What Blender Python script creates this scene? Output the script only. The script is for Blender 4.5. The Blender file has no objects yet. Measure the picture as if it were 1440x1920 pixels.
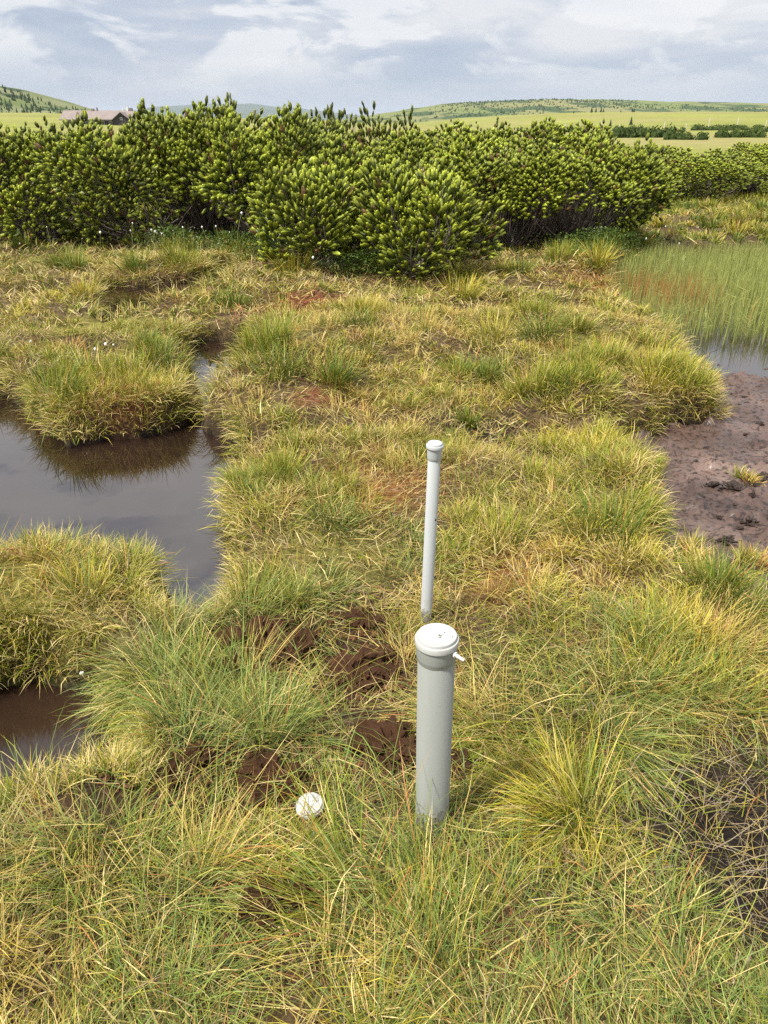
import bpy, bmesh, math
import numpy as np
from mathutils import Vector, Matrix, Euler

rng = np.random.default_rng(11)
SC = bpy.context.scene
COL = SC.collection
R = math.radians

# ------------------------------------------------------------------ camera
cam_d = bpy.data.cameras.new('camera')
cam = bpy.data.objects.new('camera', cam_d)
COL.objects.link(cam)
cam.location = (0, 0, 1.45)
cam.rotation_euler = (R(90 - 27.65), 0, 0)
cam_d.sensor_fit = 'VERTICAL'
cam_d.sensor_height = 36.0
cam_d.sensor_width = 27.0
cam_d.lens = 36.0 * 1397 / 1920
cam_d.clip_start = 0.05
cam_d.clip_end = 60000
SC.camera = cam

# ------------------------------------------------------------------ sky, sun, exposure
TO_SUN = Vector((-0.42, -0.26, 0.86)).normalized()
world = bpy.data.worlds.new('World')
SC.world = world
world.use_nodes = True
wn, wl = world.node_tree.nodes, world.node_tree.links
wn.clear()
def N(nt, t, **kw):
    n = nt.nodes.new(t)
    for k, v in kw.items(): setattr(n, k, v)
    return n
wt = world.node_tree
w_out = N(wt, 'ShaderNodeOutputWorld'); w_bg = N(wt, 'ShaderNodeBackground')
w_bg.inputs['Strength'].default_value = 0.1
sky = N(wt, 'ShaderNodeTexSky', sky_type='NISHITA')
sky.sun_disc = False
sky.sun_elevation = math.asin(TO_SUN.z)
sky.sun_rotation = math.atan2(TO_SUN.x, TO_SUN.y)
sky.altitude = 1400
w_tc = N(wt, 'ShaderNodeTexCoord')
def ramp(nt, stops, interp='LINEAR'):
    r = N(nt, 'ShaderNodeValToRGB'); cr = r.color_ramp; cr.interpolation = interp
    while len(cr.elements) < len(stops): cr.elements.new(0.5)
    for e, (p, c) in zip(cr.elements, stops):
        e.position = p; e.color = (c[0], c[1], c[2], 1) if hasattr(c, '__len__') else (c, c, c, 1)
    return r
def noise(nt, vec, scale, detail=4, rough=0.55, dist=0.0):
    n = N(nt, 'ShaderNodeTexNoise'); n.inputs['Scale'].default_value = scale; n.inputs['Detail'].default_value = detail
    n.inputs['Roughness'].default_value = rough; n.inputs['Distortion'].default_value = dist
    if vec is not None: nt.links.new(vec, n.inputs['Vector'])
    return n
def mapping(nt, vec, scale, loc=(0, 0, 0)):
    m = N(nt, 'ShaderNodeMapping'); m.inputs['Scale'].default_value = scale; m.inputs['Location'].default_value = loc
    nt.links.new(vec, m.inputs['Vector']); return m
def mixc(nt, fac, a, b, blend='MIX'):
    m = N(nt, 'ShaderNodeMix', data_type='RGBA', blend_type=blend)
    for sock, v in ((m.inputs[0], fac), (m.inputs[6], a), (m.inputs[7], b)):
        if isinstance(v, (int, float)): sock.default_value = v
        elif isinstance(v, (tuple, list)): sock.default_value = (*v[:3], 1)
        else: nt.links.new(v, sock)
    return m.outputs[2]
# broad overcast layer, stretched flat towards the horizon as cloud decks are
m1 = mapping(wt, w_tc.outputs['Generated'], (2.8, 2.8, 12.0), (3.1, 1.7, 0.35))
n1 = noise(wt, m1.outputs[0], 1.0, 8, 0.52, 0.25)
m2 = mapping(wt, w_tc.outputs['Generated'], (6.5, 6.5, 18.0), (7.3, 0.4, 2.2))
n2 = noise(wt, m2.outputs[0], 1.0, 9, 0.56, 0.5)
deck = ramp(wt, [(0.40, (2.9, 3.35, 4.15)), (0.46, (3.4, 3.75, 4.45)), (0.51, (4.1, 4.3, 4.8)), (0.58, (5.3, 5.3, 5.4))])
wl.new(n1.outputs['Fac'], deck.inputs[0])
puff = ramp(wt, [(0.47, 0.0), (0.53, 1.0)]); wl.new(n2.outputs['Fac'], puff.inputs[0])
sepw = N(wt, 'ShaderNodeSeparateXYZ'); wl.new(w_tc.outputs['Generated'], sepw.inputs[0])
elev = ramp(wt, [(0.0, 0.0), (0.03, 0.2), (0.075, 1.0)]); wl.new(sepw.outputs['Z'], elev.inputs[0])
pm = N(wt, 'ShaderNodeMath', operation='MULTIPLY'); wl.new(puff.outputs[0], pm.inputs[0]); wl.new(elev.outputs[0], pm.inputs[1])
pm2 = N(wt, 'ShaderNodeMath', operation='MULTIPLY'); wl.new(pm.outputs[0], pm2.inputs[0]); pm2.inputs[1].default_value = 0.75
deck2 = mixc(wt, pm2.outputs[0], deck.outputs[0], (6.1, 6.05, 6.05))
low = ramp(wt, [(0.0, 1.0), (0.02, 0.7), (0.06, 0.0)]); wl.new(sepw.outputs['Z'], low.inputs[0])
deck3 = mixc(wt, low.outputs[0], deck2, (3.4, 3.75, 4.5))
cie = ramp(wt, [(0.0, 1.0), (1.0, 1.45)]); wl.new(sepw.outputs['Z'], cie.inputs[0])   # an overcast sky is brighter overhead
skyc = mixc(wt, 0.92, sky.outputs[0], mixc(wt, 1.0, deck3, cie.outputs[0], 'MULTIPLY'))
wl.new(skyc, w_bg.inputs['Color']); wl.new(w_bg.outputs[0], w_out.inputs[0])

sun_d = bpy.data.lights.new('sun', 'SUN'); sun_d.energy = 4.8; sun_d.angle = R(5); sun_d.color = (1.0, 0.955, 0.87)
sun = bpy.data.objects.new('sun', sun_d); COL.objects.link(sun)
sun.rotation_euler = TO_SUN.to_track_quat('Z', 'Y').to_euler()
SC.view_settings.view_transform = 'Standard'
SC.view_settings.look = 'None'
SC.view_settings.exposure = 0.58
SC.view_settings.gamma = 1.0
SC.view_settings.use_curve_mapping = False
SC.render.engine = 'CYCLES'
SC.cycles.max_bounces = 6
SC.cycles.diffuse_bounces = 3
SC.cycles.volume_bounces = 0
SC.cycles.use_denoising = False
SC.cycles.use_adaptive_sampling = True

# ------------------------------------------------------------------ helpers
def tag(o, label=None, cat=None, group=None, kind=None):
    if label: o['label'] = label
    if cat: o['category'] = cat
    if group: o['group'] = group
    if kind: o['kind'] = kind
    return o
def link(name, me, mat=None, parent=None):
    o = bpy.data.objects.new(name, me); COL.objects.link(o)
    if mat is not None and me is not None and not me.materials: me.materials.append(mat)
    if parent is not None: o.parent = parent
    return o
def empty(name, loc=(0, 0, 0), rz=0):
    o = bpy.data.objects.new(name, None); COL.objects.link(o); o.location = loc; o.rotation_euler = (0, 0, rz)
    o.empty_display_size = 0.1
    return o
def mesh_np(name, verts, faces, colors=None, smooth=False, extra=None):
    """faces: list of int arrays, each (n,k); colors (nverts,3)"""
    me = bpy.data.meshes.new(name)
    verts = np.ascontiguousarray(verts, np.float32)
    me.vertices.add(len(verts)); me.vertices.foreach_set('co', verts.ravel())
    nl = sum(f.size for f in faces); npoly = sum(len(f) for f in faces)
    me.loops.add(nl); me.polygons.add(npoly)
    idx = np.concatenate([f.ravel() for f in faces]).astype(np.int32)
    start = []; o = 0
    for f in faces:
        k = f.shape[1]; start.append(o + np.arange(len(f)) * k); o += f.size
    me.loops.foreach_set('vertex_index', idx)
    me.polygons.foreach_set('loop_start', np.concatenate(start).astype(np.int32))
    me.polygons.foreach_set('use_smooth', np.full(npoly, smooth))
    if colors is not None:
        a = me.attributes.new('tint', 'FLOAT_COLOR', 'POINT')
        c = np.ones((len(verts), 4), np.float32); c[:, :3] = colors
        a.data.foreach_set('color', c.ravel())
    for k, v in (extra or {}).items():
        a = me.attributes.new(k, 'FLOAT', 'POINT'); a.data.foreach_set('value', np.asarray(v, np.float32))
    me.update(calc_edges=True)
    return me
def hash2(ix, iy, seed):
    h = (ix.astype(np.int64) * 374761393 + iy.astype(np.int64) * 668265263 + seed * 1442695041) & 0xFFFFFFFF
    h = ((h ^ (h >> 13)) * 1274126177) & 0xFFFFFFFF
    return ((h ^ (h >> 16)) & 0xFFFFFF) / float(0xFFFFFF)
def vnoise(x, y, seed=0):
    x = np.asarray(x, float); y = np.asarray(y, float)
    ix, iy = np.floor(x), np.floor(y); fx, fy = x - ix, y - iy
    fx = fx * fx * (3 - 2 * fx); fy = fy * fy * (3 - 2 * fy)
    a, b = hash2(ix, iy, seed), hash2(ix + 1, iy, seed); c, d = hash2(ix, iy + 1, seed), hash2(ix + 1, iy + 1, seed)
    return (a + (b - a) * fx) * (1 - fy) + (c + (d - c) * fx) * fy
def fbm(x, y, seed=0, octv=4):
    s = 0; a = 0.5; t = 0
    for i in range(octv):
        s = s + a * vnoise(x * 2 ** i, y * 2 ** i, seed + i * 17); t += a; a *= 0.5
    return s / t
def sstep(a, b, x):
    t = np.clip((x - a) / (b - a), 0, 1); return t * t * (3 - 2 * t)
def sdf(poly, x, y):
    x = np.asarray(x, float); y = np.asarray(y, float)
    P = np.array(poly); d2 = np.full(x.shape, 1e9); ins = np.zeros(x.shape, bool)
    for i in range(len(P)):
        ax, ay = P[i]; bx, by = P[(i + 1) % len(P)]
        ex, ey = bx - ax, by - ay; wx, wy = x - ax, y - ay
        t = np.clip((wx * ex + wy * ey) / (ex * ex + ey * ey), 0, 1)
        d2 = np.minimum(d2, (wx - ex * t) ** 2 + (wy - ey * t) ** 2)
        c = ((ay > y) != (by > y)) & (x < ex * (y - ay) / (ey if ey != 0 else 1e-9) + ax)
        ins ^= c
    d = np.sqrt(d2)
    return np.where(ins, -d, d)

# ------------------------------------------------------------------ plan of the bog (metres)
POND = [(-4.308, 4.747), (-3.042, 4.692), (-2.483, 4.617), (-2.159, 4.336), (-1.999, 4.065), (-1.715, 3.781), (-1.457, 3.868), (-1.219, 4.108), (-1.149, 4.384), (-1.30, 4.692), (-1.42, 5.101), (-1.52, 5.532), (-1.50, 6.0), (-1.12, 6.0), (-.96, 5.432), (-.98, 5.101), (-.95, 4.837), (-0.92, 4.554), (-1.0, 4.289), (-0.95, 4.065), (-0.86, 3.822), (-0.78, 3.465), (-0.70, 3.16), (-0.63, 2.895), (-0.55, 2.62), (-0.50, 2.42), (-0.54, 2.22), (-0.66, 2.02), (-0.76, 2.10), (-0.84, 2.26), (-0.98, 2.36), (-1.3, 2.44), (-1.525, 2.44), (-1.81, 2.40), (-2.683, 2.383), (-4.4, 2.6)]
POOL2 = [(-2.836, 7.862), (-2.51, 7.75), (-2.327, 7.916), (-1.902, 7.999), (-1.9, 8.437), (-1.78, 8.85), (-1.63, 8.85), (-1.64, 8.1), (-1.74, 7.549), (-1.98, 7.25), (-2.12, 6.6), (-2.36, 6.35), (-2.72, 6.7)]
POOL3 = [(-1.687, 1.785), (-1.202, 1.83), (-1.035, 1.83), (-0.909, 1.80), (-0.74, 1.74), (-0.62, 1.62), (-0.54, 1.465), (-0.58, 1.30), (-0.74, 1.23), (-1.087, 1.22), (-1.444, 1.26)]
MUD = [(2.437, 8.437), (2.26, 7.121), (2.272, 6.274), (2.15, 5.432), (2.112, 4.803), (2.035, 4.289), (1.87, 4.085), (1.60, 4.04), (1.24, 3.76), (1.20, 3.433), (1.27, 3.307), (1.21, 2.997), (1.13, 2.753), (1.06, 2.558), (1.10, 2.28), (1.28, 2.06), (1.55, 1.88), (2.152, 1.75), (4.432, 3.338), (7.37, 7.6), (7.914, 10.734), (5.107, 10.364), (3.274, 9.933)]
WATER_Z = -0.12
MUD_Z = -0.118
HUMMOCK = [  # x, y, rx, ry, h
    (-1.24, 2.06, .38, .25, .12), (-1.60, 4.12, .45, .40, .10), (-2.3, 5.1, .9, .5, .05), (-2.4, 8.6, .7, .4, .12),
    (1.75, 4.35, .38, .36, .10), (1.05, 4.15, .35, .3, .10), (1.45, 5.4, .7, .8, .14), (.2, 5.6, 1.2, .9, .10),
    (-.45, 4.9, .6, .5, .10), (-.6, 6.6, .6, .5, .08), (1.0, 3.0, .25, .35, .07), (1.05, 2.05, .35, .35, .08), (.4, 3.3, .35, .3, .05),
    (-.35, 2.9, .3, .5, .05), (-.5, 1.05, .4, .25, .04), (.35, .95, .35, .2, .04), (-.72, 1.95, .2, .22, .05), (.55, 1.45, .22, .2, .03),
    (2.0, 8.4, .5, .4, .08), (2.7, 9.2, .6, .5, .06)]
DIPS = [(.86, 1.18, .16, .30, .07), (-.45, 1.22, .18, .10, .05), (-.25, 1.80, .22, .14, .04), (.55, 3.9, .25, .2, .05), (.1, 2.35, .2, .15, .03)]
PIPE = (.108, 1.17); TPIPE = (.137, 1.995)
def terrain(x, y):
    x = np.asarray(x, float); y = np.asarray(y, float)
    far = sstep(12, 20, np.hypot(x, y))
    h = (fbm(x * .8, y * .8, 3) - .5) * .14 + (fbm(x * 2.6, y * 2.6, 9, 3) - .5) * (.07 + .09 * sstep(2.2, 3.4, y))
    keep = 1 - .8 * np.exp(-(((x - .1) / .5) ** 2 + ((y - 1.6) / .7) ** 2))
    h = h * keep
    for hx, hy, rx, ry, hh in HUMMOCK: h = h + hh * np.exp(-((x - hx) / rx) ** 2 - ((y - hy) / ry) ** 2)
    for hx, hy, rx, ry, hh in DIPS: h = h - hh * np.exp(-((x - hx) / rx) ** 2 - ((y - hy) / ry) ** 2)
    wob = (fbm(x * 3.0, y * 3.0, 21, 3) - .5) * .30
    near = far < .999
    for poly, bed in ((POND, -.5), (POOL2, -.45), (POOL3, -.20), (MUD, -.26)):
        b = np.array(poly); m = near & (x > b[:, 0].min() - .5) & (x < b[:, 0].max() + .5) & (y > b[:, 1].min() - .5) & (y < b[:, 1].max() + .5)
        if not m.any(): continue
        d = sdf(poly, x[m], y[m]) + wob[m]
        hm = h[m]
        k = sstep(.06, -.10, d)
        h[m] = hm * (1 - k) + bed * k
    # the plain beyond: flat, then very gently rising to left and right
    big = (fbm(x * .02, y * .02, 5, 3) - .5) * 1.2 * sstep(60, 200, y)
    rise_l = sstep(60, 420, y) * 5.5 * sstep(-40, -190, x)
    rise_r = sstep(160, 520, y) * 6.5 * sstep(20, 120, x)
    return h * (1 - far) + (big * .5 + rise_l + rise_r + (fbm(x * .3, y * .3, 8, 3) - .5) * .15) * far

# fine lookup grid for planting
GX0, GX1, GY0, GY1, GS = -10.0, 11.0, 0.0, 18.0, 0.025
gx = np.arange(GX0, GX1 + GS, GS); gy = np.arange(GY0, GY1 + GS, GS)
HG = terrain(*np.meshgrid(gx, gy))
def lookup(x, y):
    fx = np.clip((x - GX0) / GS, 0, len(gx) - 1.001); fy = np.clip((y - GY0) / GS, 0, len(gy) - 1.001)
    ix = fx.astype(int); iy = fy.astype(int); fx = fx - ix; fy = fy - iy
    return (HG[iy, ix] * (1 - fx) + HG[iy, ix + 1] * fx) * (1 - fy) + (HG[iy + 1, ix] * (1 - fx) + HG[iy + 1, ix + 1] * fx) * fy

# colour patches that belong to the ground itself: (x, y, r, colour, strength)
PEAT = (.040, .020, .011); STRAW = (.125, .090, .040); RED = (.20, .045, .020); RUST = (.24, .10, .025); BLACK = (.018, .013, .010)
MOSS = (.17, .165, .030)
PATCH = [(-1.5, 4.1, .22, RED, .9), (-.40, 4.15, .15, RED, .4), (-1.27, 2.15, .17, RUST, .95), (-.7, 6.4, .45, RED, .6), (2.35, 7.8, .5, RUST, .8),
         (-.35, 1.80, .30, PEAT, .95), (-.06, 1.74, .18, PEAT, .9), (.03, 1.40, .16, PEAT, .9), (-.26, 1.30, .16, PEAT, .9), (-.55, 1.30, .28, PEAT, .9),
         (.86, 1.16, .36, BLACK, 1.), (-.25, .92, .20, PEAT, .9), (.16, 1.36, .08, PEAT, .9), (.03, 3.2, .3, RUST, .5), (.55, 3.8, .25, BLACK, .7), (-.1, 2.9, .25, RUST, .6),
         (-1.2, 2.0, .35, MOSS, .8), (-.6, 5.6, .5, MOSS, .7), (.3, 4.4, .4, MOSS, .7), (.9, 2.6, .3, MOSS, .7), (-.2, 2.5, .3, MOSS, .6), (1.3, 5.2, .5, MOSS, .7), (-2.2, 6.0, .5, MOSS, .8), (.4, 1.55, .2, PEAT, .7), (.45, 2.3, .25, RUST, .5), (-.1, 1.95, .2, PEAT, .7), (.06, .9, .14, RUST, .3), (.2, .75, .15, RUST, .3)]
def ground_color(x, y, h):
    n = fbm(x * 5, y * 5, 31, 3)
    c = np.array(PEAT)[None] * (1 - n)[:, None] * 1.2 + np.array(STRAW)[None] * n[:, None]
    meadow = np.array((.215, .225, .045))[None] * (.6 + .8 * fbm(x * .12, y * .12, 41, 5))[:, None]
    tan = np.array((.25, .225, .078))[None]
    k = sstep(.42, .72, fbm(x * .020, y * .030, 47, 5))[:, None]
    meadow = meadow * (1 - k) + tan * k
    f = sstep(13, 19, np.hypot(x, y))[:, None]
    for px, py, r, col, s in PATCH:
        w = (s * np.exp(-(((x - px) ** 2 + (y - py) ** 2) / r ** 2) ** 2))[:, None]
        c = c * (1 - w) + np.array(col)[None] * w
    w = sstep(-.03, -.10, h)[:, None] * (1 - f)
    c = c * (1 - w) + np.array(BLACK)[None] * w
    return c * (1 - f) + meadow * f

# ------------------------------------------------------------------ materials
def new_mat(name):
    m = bpy.data.materials.new(name); m.use_nodes = True
    nt = m.node_tree; nt.nodes.clear()
    out = N(nt, 'ShaderNodeOutputMaterial'); b = N(nt, 'ShaderNodeBsdfPrincipled'); nt.links.new(b.outputs[0], out.inputs[0])
    return m, nt, b, out
def bump(nt, b, height, strength, dist):
    bp = N(nt, 'ShaderNodeBump'); bp.inputs['Strength'].default_value = strength; bp.inputs['Distance'].default_value = dist
    nt.links.new(height, bp.inputs['Height']); nt.links.new(bp.outputs[0], b.inputs['Normal'])
def plain(name, col, rough=.6, var=.25, scale=20, bmp=.3, bdist=.005, spec=.4, detail=5):
    m, nt, b, out = new_mat(name)
    tc = N(nt, 'ShaderNodeTexCoord'); n = noise(nt, tc.outputs['Object'], scale, detail)
    r = ramp(nt, [(.3, tuple(c * (1 - var) for c in col)), (.7, tuple(min(1, c * (1 + var)) for c in col))])
    nt.links.new(n.outputs['Fac'], r.inputs[0]); nt.links.new(r.outputs[0], b.inputs['Base Color'])
    b.inputs['Roughness'].default_value = rough; b.inputs['Specular IOR Level'].default_value = spec
    if bmp: bump(nt, b, n.outputs['Fac'], bmp, bdist)
    return m
def leafy(name, trans=.25, rough=.55, spec=.3):
    m, nt, b, out = new_mat(name)
    a = N(nt, 'ShaderNodeAttribute', attribute_name='tint')
    nt.links.new(a.outputs['Color'], b.inputs['Base Color'])
    b.inputs['Roughness'].default_value = rough; b.inputs['Specular IOR Level'].default_value = spec
    if trans:
        t = N(nt, 'ShaderNodeBsdfTranslucent'); nt.links.new(a.outputs['Color'], t.inputs['Color'])
        mx = N(nt, 'ShaderNodeMixShader'); mx.inputs[0].default_value = trans
        nt.links.new(b.outputs[0], mx.inputs[1]); nt.links.new(t.outputs[0], mx.inputs[2]); nt.links.new(mx.outputs[0], out.inputs[0])
    return m
M_GRASS = leafy('grass_blades', .18, .5, .25)
M_NEEDLE = leafy('pine_needles', .15, .5, .35)
M_LEAF = leafy('leaves', .25, .45, .4)
M_FAR = leafy('far_foliage', 0, .8, .1)
M_BARK = plain('pine_bark', (.15, .122, .105), .85, .35, 30, .4, .004, .2)
def mat_ground():
    m, nt, b, out = new_mat('peat_and_litter')
    a = N(nt, 'ShaderNodeAttribute', attribute_name='tint')
    tc = N(nt, 'ShaderNodeTexCoord')
    n = noise(nt, tc.outputs['Object'], 45, 6, .65); n2 = noise(nt, tc.outputs['Object'], 7, 5, .6)
    r = ramp(nt, [(.3, .45), (.7, 1.5)]); nt.links.new(n.outputs['Fac'], r.inputs[0])
    c = mixc(nt, 1.0, a.outputs['Color'], r.outputs[0], 'MULTIPLY')
    mp = mapping(nt, tc.outputs['Object'], (.25, 1.1, 1)); n3 = noise(nt, mp.outputs[0], 1.4, 8, .7)
    r3 = ramp(nt, [(.3, .6), (.7, 1.35)]); nt.links.new(n3.outputs['Fac'], r3.inputs[0])
    c = mixc(nt, 1.0, c, r3.outputs[0], 'MULTIPLY')
    nt.links.new(c, b.inputs['Base Color']); b.inputs['Roughness'].default_value = .85; b.inputs['Specular IOR Level'].default_value = .2
    ad = N(nt, 'ShaderNodeMath', operation='ADD'); nt.links.new(n.outputs['Fac'], ad.inputs[0]); nt.links.new(n2.outputs['Fac'], ad.inputs[1])
    bump(nt, b, ad.outputs[0], .8, .02)
    return m
M_GROUND = mat_ground()
def mat_water(name, col, rough, ior):
    m, nt, b, out = new_mat(name)
    tc = N(nt, 'ShaderNodeTexCoord'); n = noise(nt, tc.outputs['Object'], 3.0, 4, .5)
    n2 = noise(nt, tc.outputs['Object'], 2.0, 3)
    r = ramp(nt, [(.35, tuple(c * .7 for c in col)), (.7, tuple(c * 1.4 for c in col))]); nt.links.new(n2.outputs['Fac'], r.inputs[0])
    nt.links.new(r.outputs[0], b.inputs['Base Color'])
    b.inputs['Roughness'].default_value = rough; b.inputs['IOR'].default_value = ior; b.inputs['Specular IOR Level'].default_value = .5
    bump(nt, b, n.outputs['Fac'], .018, .02)
    return m
M_WATER = mat_water('peaty_water', (.018, .010, .007), .012, 2.25)
M_WATER2 = mat_water('muddy_water', (.020, .011, .007), .04, 1.6)
def mat_mud():
    m, nt, b, out = new_mat('wet_peat_mud')
    tc = N(nt, 'ShaderNodeTexCoord')
    n = noise(nt, tc.outputs['Object'], 2.2, 5, .6); n2 = noise(nt, tc.outputs['Object'], 38, 6, .65)
    n3 = noise(nt, tc.outputs['Object'], 9, 5, .6)
    r = ramp(nt, [(.3, (.042, .025, .019)), (.5, (.10, .063, .049)), (.68, (.19, .128, .102))]); nt.links.new(n.outputs['Fac'], r.inputs[0])
    sp = ramp(nt, [(.40, .30), (.50, 1.0)]); nt.links.new(n2.outputs['Fac'], sp.inputs[0])
    c = mixc(nt, 1.0, r.outputs[0], sp.outputs[0], 'MULTIPLY')
    nt.links.new(c, b.inputs['Base Color'])
    rr = ramp(nt, [(.40, .25), (.58, .44)]); nt.links.new(n3.outputs['Fac'], rr.inputs[0]); nt.links.new(rr.outputs[0], b.inputs['Roughness'])
    ad = N(nt, 'ShaderNodeMath', operation='ADD'); nt.links.new(n2.outputs['Fac'], ad.inputs[0]); nt.links.new(n3.outputs['Fac'], ad.inputs[1])
    bump(nt, b, ad.outputs[0], .30, .012)
    return m
M_MUD = mat_mud()
M_CRUMB = plain('wet_peat_crumbs', (.028, .017, .012), .6, .4, 60, 0)
M_CLOD = plain('crumbly_peat', (.125, .058, .029), .9, .5, 60, 1.0, .012, .15, 8)

# ------------------------------------------------------------------ ground sheet
def spaced(lo, hi, step, grow, far):
    a = list(np.arange(lo, hi + 1e-6, step)); s = step
    while a[-1] < far: s *= grow; a.append(a[-1] + s)
    b = []; s = step; v = lo
    return np.array(a)
xs_p = spaced(0, 4.6, .05, 1.15, 10000); xs = np.concatenate([-xs_p[:0:-1], xs_p])
ys = np.concatenate([np.array([-300, -100, -40, -15, -5, -2, -1, -.5, -.2]), spaced(0, 9.4, .05, 1.10, 10900)])
X, Y = np.meshgrid(xs, ys); Hh = terrain(X, Y)
nx, ny = len(xs), len(ys)
ii = (np.arange(ny - 1)[:, None] * nx + np.arange(nx - 1)[None]).ravel()
quads = np.stack([ii, ii + 1, ii + 1 + nx, ii + nx], 1)
gv = np.stack([X.ravel(), Y.ravel(), Hh.ravel()], 1)
ground = link('ground', mesh_np('ground', gv, [quads], ground_color(X.ravel(), Y.ravel(), Hh.ravel()), True), M_GROUND)
tag(ground, 'peaty bog ground running out to the open meadow', None, None, 'structure')

# ------------------------------------------------------------------ water and mud
def sheet(name, x0, x1, y0, y1, z, mat, label):
    me = bpy.data.meshes.new(name); me.from_pydata([(x0, y0, z), (x1, y0, z), (x1, y1, z), (x0, y1, z)], [], [(0, 1, 2, 3)])
    return tag(link(name, me, mat), label, None, None, 'structure')
sheet('pond_water', -4.7, -.42, 1.97, 6.2, WATER_Z, M_WATER, 'dark brown pond water reflecting the grey clouds')
sheet('pool_water', -3.1, -1.5, 6.2, 9.0, -.045, M_WATER, 'small dark pool below the tufts near the pines')
sheet('pool_water', -1.9, -.45, 1.1, 1.95, WATER_Z, M_WATER2, 'brown shallow pool at the foot of the near hummock')
sheet('pool_water', 2.0, 8.0, 4.3, 10.9, WATER_Z - .004, M_WATER, 'shallow water among the sedge bed')
# mud flat with its own lumps
mx = np.arange(.9, 5.1, .02); my = np.arange(1.7, 6.4, .02)
MX, MY = np.meshgrid(mx, my)
mh = (fbm(MX * 2.2, MY * 2.2, 61, 4) - .5) * .05 + np.clip(fbm(MX * 9, MY * 14, 66, 3) - .55, 0, 1) * .17 - np.clip(fbm(MX * 6, MY * 9, 67, 2) - .62, 0, 1) * .12 + (fbm(MX * 26, MY * 30, 68, 2) - .5) * .026
mh += MUD_Z + .008 - .055 * sstep(4.8, 5.3, MY + .25 * (fbm(MX * 1.5, MY * 1.5, 71) - .5))
ii = (np.arange(len(my) - 1)[:, None] * len(mx) + np.arange(len(mx) - 1)[None]).ravel()
mq = np.stack([ii, ii + 1, ii + 1 + len(mx), ii + len(mx)], 1)
cx = MX.ravel()[mq].mean(1); cy = MY.ravel()[mq].mean(1)
mq = mq[sdf(MUD, cx, cy) < .25]
mud = link('mud', mesh_np('mud', np.stack([MX.ravel(), MY.ravel(), mh.ravel()], 1), [mq], None, True), M_MUD)
tag(mud, 'wet pinkish brown mud flat beside the sedge bed', None, None, 'structure')
def mudheight(x, y):
    ix = np.clip(((np.asarray(x) - .9) / .02).astype(int), 0, len(mx) - 1); iy = np.clip(((np.asarray(y) - 1.7) / .02).astype(int), 0, len(my) - 1)
    return mh[iy, ix]

# ------------------------------------------------------------------ grass
def blades_mesh(name, x, y, z, az, lean, curl, L, W, cb, ct, segs=3, clamp=True):
    """ribbons rooted at x,y,z; az heading of the lean, lean/curl in radians, colours at base and tip"""
    n = len(x); a = lean.copy(); p = np.stack([x, y, z], 1)
    tw = rng.uniform(-1.1, 1.1, n)
    side = np.stack([-np.sin(az) * np.cos(tw), np.cos(az) * np.cos(tw), np.sin(tw) * .8], 1)
    wob = rng.normal(0, .16, n); kink = np.where(rng.uniform(0, 1, n) < .16, rng.uniform(.4, 1.4, n), 0) * (lean < 1.3); ks = rng.integers(1, max(2, segs), n)
    W = W * rng.choice([.6, .9, 1.0, 1.35], n)
    V = np.empty((n, 2 * segs + 1, 3), np.float32); C = np.empty((n, 2 * segs + 1, 3), np.float32)
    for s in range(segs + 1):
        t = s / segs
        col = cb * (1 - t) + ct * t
        if s < segs:
            w = (W * (1 - .55 * t * t) * .5)[:, None] * side
            V[:, 2 * s] = p - w; V[:, 2 * s + 1] = p + w; C[:, 2 * s] = col; C[:, 2 * s + 1] = col
        else:
            V[:, 2 * s] = p; C[:, 2 * s] = col
        st = (L / segs)[:, None]
        hz = np.sin(a)[:, None]; azz = az + wob * s
        p = p + st * np.stack([np.cos(azz) * hz[:, 0], np.sin(azz) * hz[:, 0], np.cos(a)], 1)
        a = a + curl / segs * (.5 + t) + kink * (ks == s + 1)
        if clamp:
            g = lookup(p[:, 0], p[:, 1])
            p[:, 2] = np.maximum(p[:, 2], np.where(g > -.10, g + .004, WATER_Z + .002))
    base = (np.arange(n) * (2 * segs + 1))[:, None]
    q = []
    for s in range(segs - 1):
        q.append(base + np.array([[2 * s, 2 * s + 1, 2 * s + 3, 2 * s + 2]]))
    q = np.concatenate(q) if q else np.empty((0, 4), int)
    tr = base + np.array([[2 * segs - 2, 2 * segs - 1, 2 * segs]])
    f = [q, tr] if len(q) else [tr]
    return V.reshape(-1, 3), f, C.reshape(-1, 3)
def merge(parts):
    vs, cs = [], []; qs, ts = [], []; o = 0
    for v, f, c in parts:
        vs.append(v); cs.append(c)
        for k in f: (qs if k.shape[1] == 4 else ts).append(k + o)
        o += len(v)
    f = []
    if qs: f.append(np.concatenate(qs))
    if ts: f.append(np.concatenate(ts))
    return np.concatenate(vs), f, np.concatenate(cs)

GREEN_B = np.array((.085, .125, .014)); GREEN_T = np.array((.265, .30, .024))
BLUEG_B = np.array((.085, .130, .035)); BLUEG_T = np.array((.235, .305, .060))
YEL_T = np.array((.60, .48, .052)); STRAW_C = np.array((.55, .41, .115)); PALE_C = np.array((.70, .56, .25)); RUST_C = np.array((.36, .16, .050))
REDM = np.array((.30, .075, .035)); DEEP_B = np.array((.060, .105, .014)); DEEP_T = np.array((.15, .22, .030))

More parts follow.
